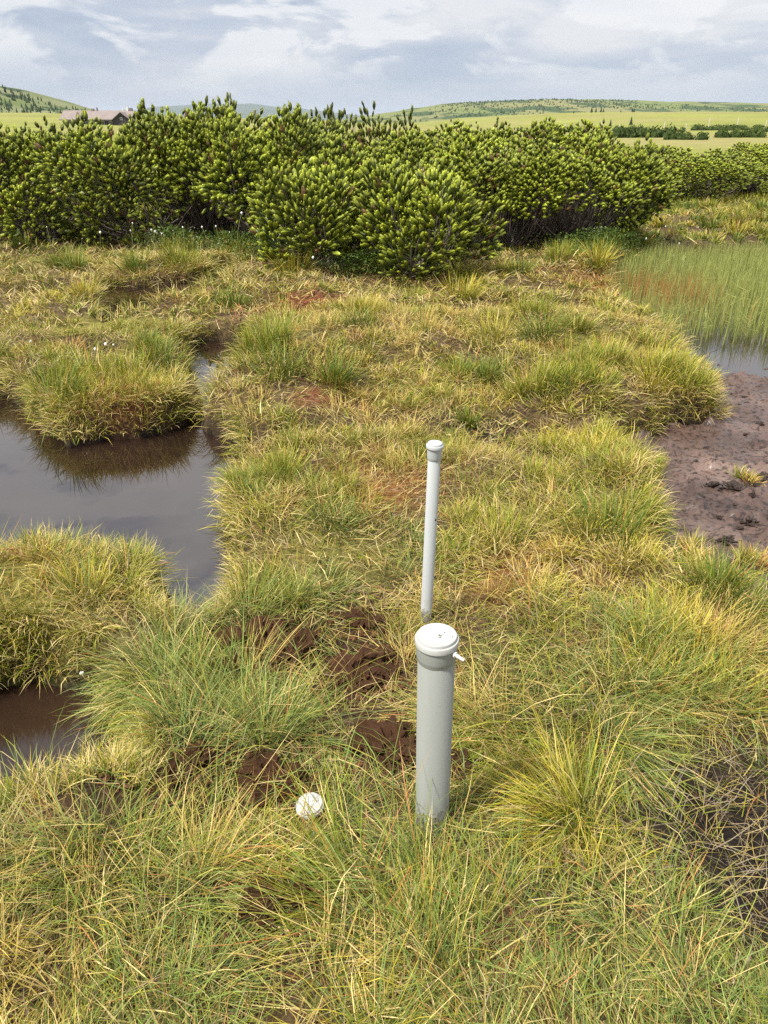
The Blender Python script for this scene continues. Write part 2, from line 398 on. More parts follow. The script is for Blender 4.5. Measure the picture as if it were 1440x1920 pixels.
def tuft_arrays(cx, cy, nb, rad, L, spread, head, pull, kind, width, n_edge=None):
    """nb blades for each of the tuft centres; everything given per tuft as arrays"""
    T = np.repeat(np.arange(len(cx)), nb); n = len(T)
    ang = rng.uniform(0, 2 * np.pi, n); rr = np.sqrt(rng.uniform(0, 1, n))
    x = cx[T] + np.cos(ang) * rr * rad[T]; y = cy[T] + np.sin(ang) * rr * rad[T]
    vx = np.cos(ang) * rr + np.cos(head[T]) * pull[T] + rng.normal(0, .35, n)
    vy = np.sin(ang) * rr + np.sin(head[T]) * pull[T] + rng.normal(0, .35, n)
    az = np.arctan2(vy, vx); mag = np.hypot(vx, vy)
    lean = np.clip(mag, 0, 2.0) * spread[T] + rng.uniform(0, .25, n)
    curl = rng.uniform(.1, .9, n) * (0.4 + spread[T])
    LL = L[T] * rng.uniform(.55, 1.15, n)
    W = width[T] * rng.uniform(.75, 1.3, n)
    k = kind[T]
    cb = np.empty((n, 3)); ct = np.empty((n, 3))
    pal = [(GREEN_B, GREEN_T), (BLUEG_B, BLUEG_T), (STRAW_C * .85, STRAW_C), (GREEN_B * 1.2, YEL_T), (DEEP_B, DEEP_T), (RUST_C, STRAW_C)]
    for i, (b, t) in enumerate(pal):
        m = k == i; cb[m] = b; ct[m] = t
    # every tuft carries some dead straw and yellow tips
    u = rng.uniform(0, 1, n)
    st = (u < .12) & (k != 4); cb[st] = STRAW_C * .9; ct[st] = PALE_C
    yt = (u > .66) & (k != 2) & ((k != 1) | (u > .82)); ct[yt] = ct[yt] * .45 + YEL_T * .55
    ru = (u > .16) & (u < .19); cb[ru] = RUST_C; ct[ru] = RUST_C * 1.3
    v = rng.uniform(.75, 1.25, n)[:, None]
    return x, y, az, lean, curl, LL, W, cb * v, ct * v

def land(x, y, margin=0.0):
    return lookup(x, y) > -.10 + margin
def wet_dist(x, y):
    d = np.full(x.shape, 9.0)
    for p in (POND, POOL2, POOL3, MUD): d = np.minimum(d, sdf(p, x, y))
    return d
def grad(x, y, e=.06):
    return (lookup(x + e, y) - lookup(x - e, y)) / (2 * e), (lookup(x, y + e) - lookup(x, y - e)) / (2 * e)
PINES_FOOT = []   # filled further below; grass is planted before, so the list of feet is stated here
def field_density(x, y):
    """relative living-grass cover: bare where the peat has been trodden or dug"""
    d = np.ones(x.shape) * (1 - .8 * np.exp(-((x + 2.3) / .60) ** 2 - ((y - 6.0) / .6) ** 2))
    for px, py, r, s in ((-.38, 1.80, .20, .985), (-.04, 1.74, .15, .97), (.00, 1.40, .13, .98), (-.27, 1.28, .13, .95), (-.60, 1.31, .17, .9), (-.10, 1.93, .12, .8), (.86, 1.16, .34, .99), (-1.25, 2.08, .30, .75), (-1.27, 2.15, .12, .97),
                         (-.22, .93, .13, .8), (.16, 1.36, .06, .9), (.5, 1.62, .12, .55), (.55, 3.85, .2, .6)):
        d *= 1 - s * np.exp(-(((x - px) ** 2 + (y - py) ** 2) / r ** 2) ** 2)
    return d
def patchy(x, y): return .22 + .22 * sstep(2.5, 4, y) + (.78 - .22 * sstep(2.5, 4, y)) * np.maximum(sstep(.38, .58, fbm(x * 4.2, y * 4.2, 401, 3)), .7 * sstep(1.25, .95, y))
TROD = lambda x, y: np.clip(np.exp(-((x - .10) / .85) ** 2 - ((y - 1.3) / 1.0) ** 2) * 1.15, 0, 1)

def field(y0, y1, dens_t, nb, segs, wid, Lmul):
    w = .56 * y1 + 1.7
    n = int(dens_t * (y1 - y0) * 2 * w)
    cx = rng.uniform(-w, w, n); cy = rng.uniform(y0, y1, n)
    ok = (np.abs(cx) < .56 * cy + np.where(cy < 3.2, 1.5, .7)) & land(cx, cy) & ((np.abs(cx) < .56 * cy + .7) | (rng.uniform(0, 1, n) < .45)) & (rng.uniform(0, 1, n) < field_density(cx, cy) * patchy(cx, cy))
    ok &= np.hypot(cx - PIPE[0], cy - PIPE[1]) > .05
    ok &= np.hypot(cx - TPIPE[0], cy - TPIPE[1]) > .03
    ok &= np.hypot(cx + .17, cy - 1.198) > .06
    cx, cy = cx[ok], cy[ok]; n = len(cx)
    trod = TROD(cx, cy)
    g1 = fbm(cx * 1.3, cy * 1.3, 101, 3); g2 = fbm(cx * 2.7, cy * 2.7, 111, 3)
    gxx, gyy = grad(cx, cy)
    gm = np.hypot(gxx, gyy)
    head = np.where(gm > .35, np.arctan2(-gyy, -gxx), 2 * np.pi * fbm(cx * 1.1, cy * 1.1, 121, 2) * 2.2 + rng.normal(0, .6, n))
    pull = np.clip(gm * 1.1, .15, 1.3) + trod * .8
    L = (.065 + .065 * g1 + rng.uniform(-.02, .03, n)) * Lmul * (1 + .75 * trod)
    spread = .45 + .30 * rng.uniform(0, 1, n) + .80 * trod
    rad = rng.uniform(.03, .075, n) * (1 + .06 * cy)
    # kinds by neighbourhood
    straw_f = np.clip(1.5 * np.exp(-((cx + .35) / .8) ** 2 - ((cy - 5.2) / 1.5) ** 2) + .9 * np.exp(-((cx - 1.45) / .6) ** 2 - ((cy - 5.4) / .8) ** 2), 0, 1)
    u = rng.uniform(0, 1, n)
    kind = np.where(g1 > .42, 0, 3)
    kind = np.where((g2 > np.where(cy < 1.9, .42, .53)) & (cy < 3.2), 1, kind)
    kind = np.where((g2 < .40) & (u < .38), 2, kind)
    kind = np.where(u < straw_f * .55, 2, kind)
    kind = np.where((u > .975), 5, kind)
    kind = np.where((cy > 8.2) & (u < .5 + .25 * (cy > 9.0)) & (np.abs(cx) < 6), 4, kind)
    kind = np.where((wet_dist(cx, cy) < .25) & (u > .35), 1 if y1 < 3 else 0, kind)
    width = np.full(n, wid)
    return tuft_arrays(cx, cy, nb, rad, L, spread, head, pull, kind, width)
def to_blades(arr, segs):
    x, y, az, lean, curl, L, W, cb, ct = arr
    z = lookup(x, y)
    ok = (z > -.115) & (np.hypot(x - PIPE[0], y - PIPE[1]) > .041) & (np.hypot(x - TPIPE[0], y - TPIPE[1]) > .022) & (np.hypot(x + .17, y - 1.198) > .037)
    x, y, z, az, lean, curl, L, W, cb, ct = [k[ok] for k in (x, y, z, az, lean, curl, L, W, cb, ct)]
    return blades_mesh('b', x, y, z - .006, az, lean, curl, L, W, cb, ct, segs)
def litter(y0, y1, dens, segs, wid, Lm):
    w = .56 * y1 + 1.4
    n = int(dens * (y1 - y0) * 2 * w)
    x = rng.uniform(-w, w, n); y = rng.uniform(y0, y1, n)
    bare = field_density(x, y)
    ok = (np.abs(x) < .56 * y + np.where(y < 3.2, 1.4, .6)) & land(x, y, .01) & ((np.abs(x) < .56 * y + .6) | (rng.uniform(0, 1, n) < .5)) & (rng.uniform(0, 1, n) < .18 + .82 * bare)
    ok &= (np.hypot(x + .17, y - 1.198) > .05)
    x, y = x[ok], y[ok]; n = len(x)
    az = 2 * np.pi * fbm(x * 2.3, y * 2.3, 131, 2) * 2 + rng.normal(0, 1.3, n)
    lean = rng.uniform(.75, 1.5, n); curl = rng.uniform(.2, 1.2, n)
    L = Lm * rng.uniform(.4, 1.2, n); W = wid * rng.uniform(.7, 1.4, n)
    u = rng.uniform(0, 1, n)[:, None]; patch = fbm(x * 3, y * 3, 141, 3)[:, None]
    col = np.where(u < .50, STRAW_C[None] * .8, np.where(u < .68, PALE_C[None], np.where(u < .68 + .3 * patch, np.where(u < .72, RUST_C, np.array((.33, .25, .15)))[...], GREEN_T[None])))
    for px, py, r, c, s in PATCH[:5]:
        k = (s * .8 * np.exp(-((x - px) ** 2 + (y - py) ** 2) / r ** 2))[:, None] > rng.uniform(0, 1, n)[:, None]
        col = np.where(k, REDM[None] if c is RED else RUST_C[None], col)
    col = col * rng.uniform(.5, 1.15, n)[:, None]
    return blades_mesh('l', x, y, lookup(x, y) + rng.uniform(.0, .03, n), az, lean, curl, L, W, col * .85, col, segs)
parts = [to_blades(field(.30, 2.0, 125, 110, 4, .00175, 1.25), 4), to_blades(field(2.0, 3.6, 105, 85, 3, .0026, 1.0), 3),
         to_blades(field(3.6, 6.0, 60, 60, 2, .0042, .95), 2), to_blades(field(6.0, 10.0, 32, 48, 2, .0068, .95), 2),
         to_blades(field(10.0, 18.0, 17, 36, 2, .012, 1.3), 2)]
def fringe(n, x0, x1, y0, y1, L, wid, segs):
    x = rng.uniform(x0, x1, n); y = rng.uniform(y0, y1, n); z = lookup(x, y); gx_, gy_ = grad(x, y, .04); gm = np.hypot(gx_, gy_)
    gate = fbm(x * 5, y * 5, 303, 3)
    ok = (rng.uniform(0, 1, n) < sstep(.36, .58, gate)) & (gm > .55) & (z > -.105) & (z < .12) & (np.abs(x) < .58 * y + .8); x, y, gx_, gy_ = x[ok], y[ok], gx_[ok], gy_[ok]; n = len(x)
    u = rng.uniform(0, 1, n); st = (u < .45 + .5 * (fbm(x * 3, y * 3, 301, 2) - .5))[:, None]
    cb = np.where(st, STRAW_C * .8, GREEN_B); ct = np.where(st, PALE_C, np.where(u[:, None] > .8, YEL_T, GREEN_T)); v = rng.uniform(.7, 1.2, n)[:, None]
    up = rng.uniform(0, 1, n) < .35
    lean = np.where(up, rng.uniform(.1, .7, n), rng.uniform(.6, 1.3, n)); curl = np.where(up, rng.uniform(.2, .9, n), rng.uniform(.8, 1.9, n))
    return blades_mesh('f', x, y, lookup(x, y), np.arctan2(-gy_, -gx_) + rng.normal(0, .75, n), lean, curl, L * rng.uniform(.35, 1.45, n), wid * rng.uniform(.7, 1.3, n), cb * v, ct * v, segs)
parts += [fringe(140000, -1.9, -.4, 1.1, 2.6, .09, .0022, 3), fringe(160000, -3.2, -.4, 2.6, 6.1, .125, .0034, 3), fringe(60000, -3.3, -1.3, 6.3, 9.2, .15, .0058, 2), fringe(90000, 1.0, 2.6, 1.9, 6.0, .12, .0032, 3)]
parts += [litter(.30, 2.0, 5000, 2, .0017, .09), litter(2.0, 3.6, 4600, 2, .0025, .085), litter(3.6, 6.0, 3000, 2, .0036, .085), litter(6.0, 10.0, 1000, 2, .0075, .13), litter(10.0, 17.0, 90, 2, .013, .18)]
def clumps(y0, y1, dens, nb, L, wid, segs):
    w = .56 * y1 + .4; n = int(dens * (y1 - y0) * 2 * w)
    cx = rng.uniform(-w, w, n); cy = rng.uniform(y0, y1, n)
    ok = (np.abs(cx) < .56 * cy + .4) & land(cx, cy, .05) & (TROD(cx, cy) < .55) & (wet_dist(cx, cy) > .06) & ~((np.abs(cx + 2.3) < .75) & (cy > 5.2) & (cy < 6.6)); cx, cy = cx[ok], cy[ok]; n = len(cx)
    kind = rng.choice([0, 4, 4, 3, 0], n)
    return tuft_arrays(cx, cy, nb, rng.uniform(.05, .12, n) * (1 + .04 * cy), L * rng.uniform(.7, 1.25, n), rng.uniform(.35, .6, n), rng.uniform(0, 6.28, n), rng.uniform(0, .35, n), kind, np.full(n, wid))
n = 900
x = .88 + rng.normal(0, .17, n); y = 1.16 + rng.normal(0, .19, n); col = np.where(rng.uniform(0, 1, n)[:, None] < .6, np.array((.34, .27, .18)), np.where(rng.uniform(0, 1, n)[:, None] < .5, STRAW_C, GREEN_T)) * rng.uniform(.6, 1.1, n)[:, None]
parts.append(blades_mesh('d', x, y, lookup(x, y) + rng.uniform(0, .02, n), rng.uniform(0, 6.28, n), rng.uniform(.3, 1.4, n), rng.uniform(.2, 1.4, n), rng.uniform(.05, .15, n), rng.uniform(.0012, .0022, n), col * .9, col, 3))
parts += [to_blades(clumps(1.9, 3.6, 3.6, 260, .165, .0028, 3), 3), to_blades(clumps(3.6, 6.2, 3.0, 230, .20, .0040, 3), 3), to_blades(clumps(6.2, 10.2, 1.5, 200, .25, .0066, 2), 2), to_blades(clumps(10, 16.5, .9, 130, .27, .011, 2), 2)]
v, f, c = merge(parts)
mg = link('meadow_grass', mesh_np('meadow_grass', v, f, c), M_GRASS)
tag(mg, 'mixed green and straw bog grass covering the ground', 'grass', None, 'stuff')
print('grass tris', sum(len(k) * (k.shape[1] - 2) for k in f))

# sedge standing in the shallow water on the right
n = 60000
x = rng.uniform(2.2, 7.6, n); y = rng.uniform(5.3, 10.3, n)
d = sdf(MUD, x, y); edge = 6.0 + .30 * (fbm(x * 1.2, y * 0 + 1, 151) - .5) - .10 * (x - 2.6) + .25 * rng.normal(0, .5, n)
ok = (rng.uniform(0, 1, n) < 0.6 + .4 * sstep(.4, .6, fbm(x * 2.2, y * 2.2, 421, 3))) & (d < .1) & (y > edge) & (x < .58 * y + .4); x, y = x[ok], y[ok]; n = len(x)
u = rng.uniform(0, 1, n)
orange = np.exp(-((x - 2.75) / .45) ** 2 - ((y - 7.6) / .7) ** 2) * .6 > u
cb = np.where(orange[:, None], RUST_C[None], np.array((.19, .22, .065))[None]) * rng.uniform(.8, 1.2, n)[:, None]
ct = np.where(orange[:, None], RUST_C[None] * 1.2, np.array((.37, .40, .11))[None]) * rng.uniform(.8, 1.25, n)[:, None]
v, f, c = blades_mesh('s', x, y, np.full(n, -.16), rng.uniform(0, 6.28, n), rng.uniform(.0, .22, n), rng.uniform(0, .3, n), rng.uniform(.18, .33, n), np.full(n, .0047) * rng.uniform(.7, 1.2, n), cb, ct, 2, False)
tag(link('sedge_bed', mesh_np('sedge_bed', v, f, c), M_GRASS), 'thin upright green sedges standing in shallow water', 'sedge', None, 'stuff')

# tussocks that stand out one by one
def tussock(x, y, r, L, nb, kinds, label, spread=.55, head=0., pull=0., width=.0022, segs=3, ntuft=1, sx=1.0, straw_skirt=0):
    L = L * (.62 if spread < .75 else .85)
    a = rng.uniform(0, 2 * np.pi, ntuft); q = np.sqrt(rng.uniform(0, 1, ntuft)) * (r if ntuft > 1 else 0)
    cx = x + np.cos(a) * q * sx; cy = y + np.sin(a) * q
    rad = np.full(ntuft, r if ntuft == 1 else r * .45)
    kind = rng.choice(kinds, ntuft)
    arr = tuft_arrays(cx, cy, nb, rad, L * rng.uniform(.85, 1.15, ntuft), np.full(ntuft, spread), np.full(ntuft, head) + rng.normal(0, .15, ntuft), np.full(ntuft, pull), kind, np.full(ntuft, width))
    P = [to_tus(arr, segs)]
    if straw_skirt:
        a = rng.uniform(0, 2 * np.pi, straw_skirt); q = rng.uniform(.55, 1.25, straw_skirt) * r
        xx = x + np.cos(a) * q * sx; yy = y + np.sin(a) * q; n = straw_skirt
        col = np.where(rng.uniform(0, 1, n)[:, None] < .6, STRAW_C[None], PALE_C[None]) * rng.uniform(.7, 1.2, n)[:, None]
        P.append(to_tus((xx, yy, np.arctan2(np.sin(a), np.cos(a) * sx) + rng.normal(0, .3, n), rng.uniform(.5, 1.1, n), rng.uniform(.9, 2.0, n), L * rng.uniform(.35, .8, n), np.full(n, width), col * .85, col), segs))
    v, f, c = merge(P)
    z0 = float(lookup(np.array([x]), np.array([y]))[0])
    v = v - np.array([[x, y, z0]])
    o = link('grass_tussock', mesh_np('grass_tussock', v, f, c), M_GRASS); o.location = (x, y, z0)
    return tag(o, label, 'tussock', 'grass tussocks on the bog', 'thing')
def to_tus(arr, segs):
    x, y, az, lean, curl, L, W, cb, ct = arr
    z = lookup(x, y); onmud = (z < -.115) & (sdf(MUD, x, y) < .1)
    z = np.where(onmud, mudheight(x, y), z)
    ok = (onmud | (z > -.10)) & ~((np.hypot((x + 1.27) / .12, (y - 2.13) / .09) < 1) & (rng.uniform(0, 1, len(x)) < .85)) & (np.hypot(x - PIPE[0], y - PIPE[1]) > .041) & (np.hypot(x - TPIPE[0], y - TPIPE[1]) > .022) & (np.hypot(x + .17, y - 1.198) > .037)
    return blades_mesh('b', *[k[ok] for k in (x, y, z - .006, az, lean, curl, L, W, cb, ct)], segs)
PI = math.pi
tussock(-1.62, 4.12, .36, .20, 130, [0, 0, 3], 'broad green tussock with hanging straw skirt jutting into the pond', .5, -1.3, .25, .0032, 3, 24, 1.15, 3600)
tussock(-1.26, 2.08, .34, .105, 120, [2, 2, 3, 5], 'big straw coloured hummock tussock between the pond and the near pool', .75, -1.2, .35, .0022, 3, 24, 1.1, 2600)
tussock(-1.10, 2.30, .14, .24, 22, [1, 0], 'tall thin green tuft on the back of the straw hummock', .45, 1.2, .25, .0022, 3, 8, 1.6)
tussock(-.98, 1.40, .11, .22, 110, [0, 3], 'yellow green tuft at the left edge in front of the near pool', .6, .4, .1, .0020, 3, 6)
tussock(-.50, 1.74, .10, .20, 100, [1, 1, 0], 'dense green tuft leaning left over the near pool edge', .55, 2.7, .55, .0021, 3, 8)
tussock(-.42, 2.12, .11, .20, 110, [1, 0], 'upright green tuft at the near tip of the pond', .4, .6, .35, .0022, 3, 7)
tussock(-.60, 3.05, .13, .20, 90, [1, 0], 'green fringe tussock hanging over the right pond bank', .6, 3.0, .55, .0028, 3, 10, .8)
tussock(-.30, 1.47, .07, .25, 420, [1], 'grey green fan of long blades between the peat clods', .85, 1.5, .55, .0023, 3, 1)
tussock(.09, .96, .10, .26, 70, [1, 1, 0], 'bluish green clump of long blades in front of the thick pipe', .50, 1.6, .9, .0021, 3, 6)
tussock(-.02, .98, .09, .36, 100, [1, 1, 0], 'long bluish blades swept flat to the left below the white lid', .75, 2.9, 1.0, .0022, 3, 4)
tussock(.42, 1.20, .06, .30, 140, [1, 3], 'flattened green clump swept left beside the thick pipe', .8, 3.0, .8, .0022, 3, 4)
tussock(1.78, 4.28, .17, .30, 120, [4, 0, 0], 'tall green tussock on the bank corner above the mud flat', .5, .5, .25, .0034, 3, 12, 1.2, 900)
tussock(1.08, 4.22, .20, .24, 110, [0, 4], 'wide green tussock left of the bank corner', .5, 1.5, .2, .0034, 3, 10, 1.3)
tussock(.98, 3.42, .16, .22, 110, [0, 3], 'yellow tipped green tussock on the slope above the mud', .5, .8, .3, .0032, 3, 9, 1.3)
tussock(.46, 3.82, .05, .15, 240, [4], 'small dark green tuft in the brown hollow behind the thin pipe', .25, 0, 0, .0034, 3, 1)
tussock(.62, 4.55, .16, .24, 110, [0, 4], 'round green tussock behind the brown hollow', .5, 0, 0, .0036, 3, 8, 1.3)
tussock(.90, 1.78, .14, .24, 120, [3, 0, 1], 'tall yellow green tussock at the right edge below the mud', .5, 1.3, .3, .0026, 3, 11, 1.3, 400)
tussock(1.22, 2.62, .06, .17, 160, [0, 5], 'low ragged tuft growing out of the near mud', .7, 0, 0, .0028, 3, 2)
tussock(1.42, 2.48, .05, .15, 150, [0, 5], 'second ragged tuft farther right in the near mud', .7, .5, .2, .0028, 3, 2)
tussock(1.36, 3.40, .06, .18, 130, [0, 3], 'small green tuft at the mud edge by the slope', .4, 1.5, .2, .0032, 3, 2)
tussock(1.80, 3.30, .06, .13, 110, [5, 0], 'brownish tuft standing on a lump of mud', .6, .3, .2, .0032, 3, 2)
tussock(-2.45, 8.25, .30, .30, 130, [4, 0, 0], 'round green tussock on the far side of the small pool', .55, -1.5, .2, .0065, 2, 9, 1.5, 1300)
tussock(2.2, 8.95, .20, .34, 130, [4], 'dark green tussock at the foot of the pine hedge', .45, 0, 0, .0068, 2, 6, 1.3)
tussock(2.85, 9.5, .20, .36, 130, [4], 'dark green tussock beside the sedge bed under the end pine', .45, 0, 0, .007, 2, 6, 1.3)
tussock(-1.62, 5.15, .14, .24, 120, [0, 4], 'green tussock beside the narrow channel of the pond', .5, .3, .2, .004, 3, 6, 1.0)

# ------------------------------------------------------------------ dwarf pines
def shoot_mesh(nn, L, nl, seed, w=.004):
    """one shoot: a dense tapering brush body with thin needles standing out of it; returns verts, tris, colours"""
    g = np.random.default_rng(seed)
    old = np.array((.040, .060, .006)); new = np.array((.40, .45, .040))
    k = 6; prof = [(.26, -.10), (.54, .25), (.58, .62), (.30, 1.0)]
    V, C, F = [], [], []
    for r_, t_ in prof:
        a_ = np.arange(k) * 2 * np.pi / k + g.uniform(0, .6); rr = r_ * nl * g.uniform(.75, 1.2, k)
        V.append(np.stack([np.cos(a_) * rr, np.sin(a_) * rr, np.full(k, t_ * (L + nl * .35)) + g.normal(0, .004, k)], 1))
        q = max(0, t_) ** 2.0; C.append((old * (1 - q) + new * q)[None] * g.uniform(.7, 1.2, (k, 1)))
    V.append(np.array([[0, 0, (L + nl * .35) * 1.08]])); C.append(new[None] * 1.05)
    for s_i in range(3):
        for i in range(k):
            p, q = s_i * k + i, s_i * k + (i + 1) % k
            F += [(p, q, q + k), (p, q + k, p + k)]
    for i in range(k): F.append((3 * k + i, 3 * k + (i + 1) % k, 4 * k))
    t = np.sort(g.uniform(0, 1, nn)) ** .75; ph = g.uniform(0, 2 * np.pi, nn)
    op = np.radians(g.uniform(40, 75, nn)) * (1 - .6 * t)
    d = np.stack([np.cos(ph) * np.sin(op), np.sin(ph) * np.sin(op), np.cos(op)], 1)
    bb = np.stack([np.zeros(nn), np.zeros(nn), t * L], 1)
    sd_ = np.cross(d, g.normal(size=(nn, 3))); sd_ /= np.linalg.norm(sd_, axis=1)[:, None]
    ln = (nl * g.uniform(.95, 1.5, nn))[:, None]
    NV = np.stack([bb - sd_ * w * .5, bb + sd_ * w * .5, bb + d * ln], 1)
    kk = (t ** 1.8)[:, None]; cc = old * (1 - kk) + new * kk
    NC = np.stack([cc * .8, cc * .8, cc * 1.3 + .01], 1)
    n0 = 4 * k + 1
    F = np.concatenate([np.array(F), n0 + np.arange(nn * 3).reshape(-1, 3)])
    return np.concatenate(V + [NV.reshape(-1, 3)]), F, np.concatenate(C + [NC.reshape(-1, 3)])
def frames(d):
    d = d / np.linalg.norm(d, axis=1)[:, None]
    up = np.where(np.abs(d[:, 2:3]) > .9, np.array([[1., 0, 0]]), np.array([[0, 0, 1.]]))
    a = np.cross(up, d); a /= np.linalg.norm(a, axis=1)[:, None]; b = np.cross(d, a)
    return np.stack([a, b, d], 2)
def tubes(paths, radii, sides=4):
    """paths (n,k,3), radii (n,k)"""
    n, k, _ = paths.shape
    d = np.gradient(paths, axis=1); F = frames(d.reshape(-1, 3)).reshape(n, k, 3, 3)
    an = np.arange(sides) * 2 * np.pi / sides
    ring = F[..., 0][:, :, None] * np.cos(an)[None, None, :, None] + F[..., 1][:, :, None] * np.sin(an)[None, None, :, None]
    V = paths[:, :, None] + ring * radii[:, :, None, None]
    i = np.arange(sides); j = (i + 1) % sides
    q = []
    for s in range(k - 1): q.append(np.stack([s * sides + i, s * sides + j, (s + 1) * sides + j, (s + 1) * sides + i], 1))
    q = np.concatenate(q)
    Q = (np.arange(n) * k * sides)[:, None, None] + q[None]
    return V.reshape(-1, 3), Q.reshape(-1, 4)
HT = {}
def pine_meshes(name, rx, ry, h, seed, zmin=.18, nclus=2100, nn=28, twigs=60, bare=0, upright=.52, sl=.060, nl=.036, bright=1.0, w=.0044, gap=.082):
    """a shrub rx by ry wide and h tall: crown of needle shoots in clusters, one mesh; bent grey branches, another"""
    g = np.random.default_rng(seed)
    # lumps making an uneven dome
    nl_ = 17
    a = g.uniform(0, 2 * np.pi, nl_); q = np.sqrt(g.uniform(0, 1, nl_)) * .70
    lc = np.stack([np.cos(a) * q * rx, np.sin(a) * q * ry, h * g.uniform(.22, .70, nl_)], 1)
    lr = np.stack([rx * g.uniform(.26, .42, nl_), ry * g.uniform(.28, .44, nl_), h * g.uniform(.24, .36, nl_)], 1)
    lc[:, 2] = np.minimum(lc[:, 2], h - lr[:, 2])
    lc[0] = (0, 0, h * .50); lr[0] = (rx * .6, ry * .6, h * .42)
    fz = h / (lc[:, 2] + lr[:, 2]).max(); lc[:, 2] *= fz; lr[:, 2] *= fz
    P, Nn = [], []
    for _ in range(16):
        m = 2500
        k = g.integers(0, nl_, m); d = g.normal(size=(m, 3)); d /= np.linalg.norm(d, axis=1)[:, None]; d[:, 2] = np.where(d[:, 2] < -.6, -d[:, 2], d[:, 2])
        p = lc[k] + d * lr[k] * (1.0 - .30 * g.uniform(0, 1, m) ** 1.5)[:, None]
        ins = ((((p[:, None] - lc[None]) / lr[None]) ** 2).sum(2) < .48).any(1)
        ok = ~ins & (p[:, 2] > zmin + .22 * np.abs(np.sin(p[:, 0] * 5 / rx + p[:, 1] * 3 + seed)) * (zmin > .1))
        p = p * (1 + (.14 * np.sin(p[:, 0] * 6.5 + seed) * np.sin(p[:, 1] * 7.0 + 2 * seed) + .075 * np.sin(p[:, 0] * 17 + p[:, 2] * 9) * np.sin(p[:, 2] * 15 + seed))[:, None])
        nrm = d / lr[k]; nrm /= np.linalg.norm(nrm, axis=1)[:, None]
        P.append(p[ok]); Nn.append(nrm[ok])
    P = np.concatenate(P); Nn = np.concatenate(Nn)
    # one branch end per cell so that the shoots stay apart
    cell = np.floor(P / gap).astype(np.int64); key = cell[:, 0] * 1000003 + cell[:, 1] * 1009 + cell[:, 2]
    _, first = np.unique(key, return_index=True); P = P[first]; Nn = Nn[first]
    if len(P) > nclus: kk = g.permutation(len(P))[:nclus]; P, Nn = P[kk], Nn[kk]
    ns = 1
    T = np.repeat(np.arange(len(P)), ns)
    off = g.normal(0, .028, (len(T), 3)); off[:, 2] -= .02; off[::ns] *= .2 if ns > 1 else 1
    sp = P[T] + off
    sd = Nn[T] * (1 - upright * .35) + np.array([[0, 0, upright]]) + off * 5 + g.normal(0, .10, (len(T), 3))
    sc = g.uniform(.65, 1.3, len(T))
    tone = g.uniform(.8, 1.2, len(P))[T] * g.uniform(.85, 1.15, len(T)) * bright * (1 + .28 * np.sin(P[T, 0] * 3.1 + seed) * np.sin(P[T, 1] * 2.7 + P[T, 2] * 4.1))
    dead = g.uniform(0, 1, len(T)) < .03
    vs, cs = [], []
    tmpl = [shoot_mesh(nn, sl, nl, seed * 7 + i, w) for i in range(5)]
    F = frames(sd); which = g.integers(0, 5, len(T))
    fs = []; o_ = 0
    for i, (V, Fc, C) in enumerate(tmpl):
        m = which == i
        if not m.any(): continue
        W_ = np.einsum('nij,kj->nki', F[m] * sc[m][:, None, None], V) + sp[m][:, None]
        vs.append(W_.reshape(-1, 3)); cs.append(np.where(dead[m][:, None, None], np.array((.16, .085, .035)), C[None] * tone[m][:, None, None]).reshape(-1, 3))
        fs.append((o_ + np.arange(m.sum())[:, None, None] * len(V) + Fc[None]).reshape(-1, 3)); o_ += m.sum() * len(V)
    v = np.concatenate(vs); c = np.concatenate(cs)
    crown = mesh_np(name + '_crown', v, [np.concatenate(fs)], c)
    # branches: start low, run outwards, bend up into the crown
    nt_ = twigs + bare
    e = P[g.integers(0, len(P), nt_)].copy()
    if bare:
        e[twigs:, 2] = np.minimum(e[twigs:, 2], zmin + .35)
    b = np.stack([e[:, 0] * .12 + g.normal(0, rx * .12, nt_), e[:, 1] * .12 + g.normal(0, ry * .12, nt_), g.uniform(0, .06, nt_)], 1)
    k = 7; t = np.linspace(0, 1, k)[None, :, None]
    mid = np.stack([e[:, 0] * .75, e[:, 1] * .75, e[:, 2] * .22 + .05], 1)[:, None] + g.normal(0, .06, (nt_, 1, 3))
    path = (1 - t) ** 2 * b[:, None] + 2 * t * (1 - t) * mid + t * t * e[:, None]
    path += g.normal(0, .018, path.shape) * np.sin(t * np.pi)
    path[:, :, 2] = np.maximum(path[:, :, 2], .012)
    r0 = g.uniform(.007, .017, nt_)[:, None]; rad = r0 * (1 - .75 * t[..., 0])
    bv, bq = tubes(path, rad, 4)
    br = mesh_np(name + '_branches', bv, [bq], None, True)
    HT[crown.name] = h
    return crown, br
def pine(crown, br, x, y, rz, s, label, group='dwarf pines of the hedge', H=1.3, z=None):
    sz = (H - .07) / (s * HT[crown.name])
    z = float(terrain(np.array([x]), np.array([y]))[0]) if z is None else z
    o = empty('dwarf_pine', (x, y, z - .01), rz); o.scale = (s, s, s * sz)
    tag(o, label, 'pine', group, 'thing')
    link('crown', crown, M_NEEDLE, o); link('branches', br, M_BARK, o)
    return o
PV = [pine_meshes('pine_a', 1.25, 1.0, 1.45, 1, zmin=.06), pine_meshes('pine_b', 1.15, 1.0, 1.45, 2, zmin=.08, twigs=90), pine_meshes('pine_c', 1.3, .9, 1.40, 3, zmin=.58, twigs=110, bare=320),
      pine_meshes('pine_d', 1.1, .9, 1.30, 4, zmin=.06)]
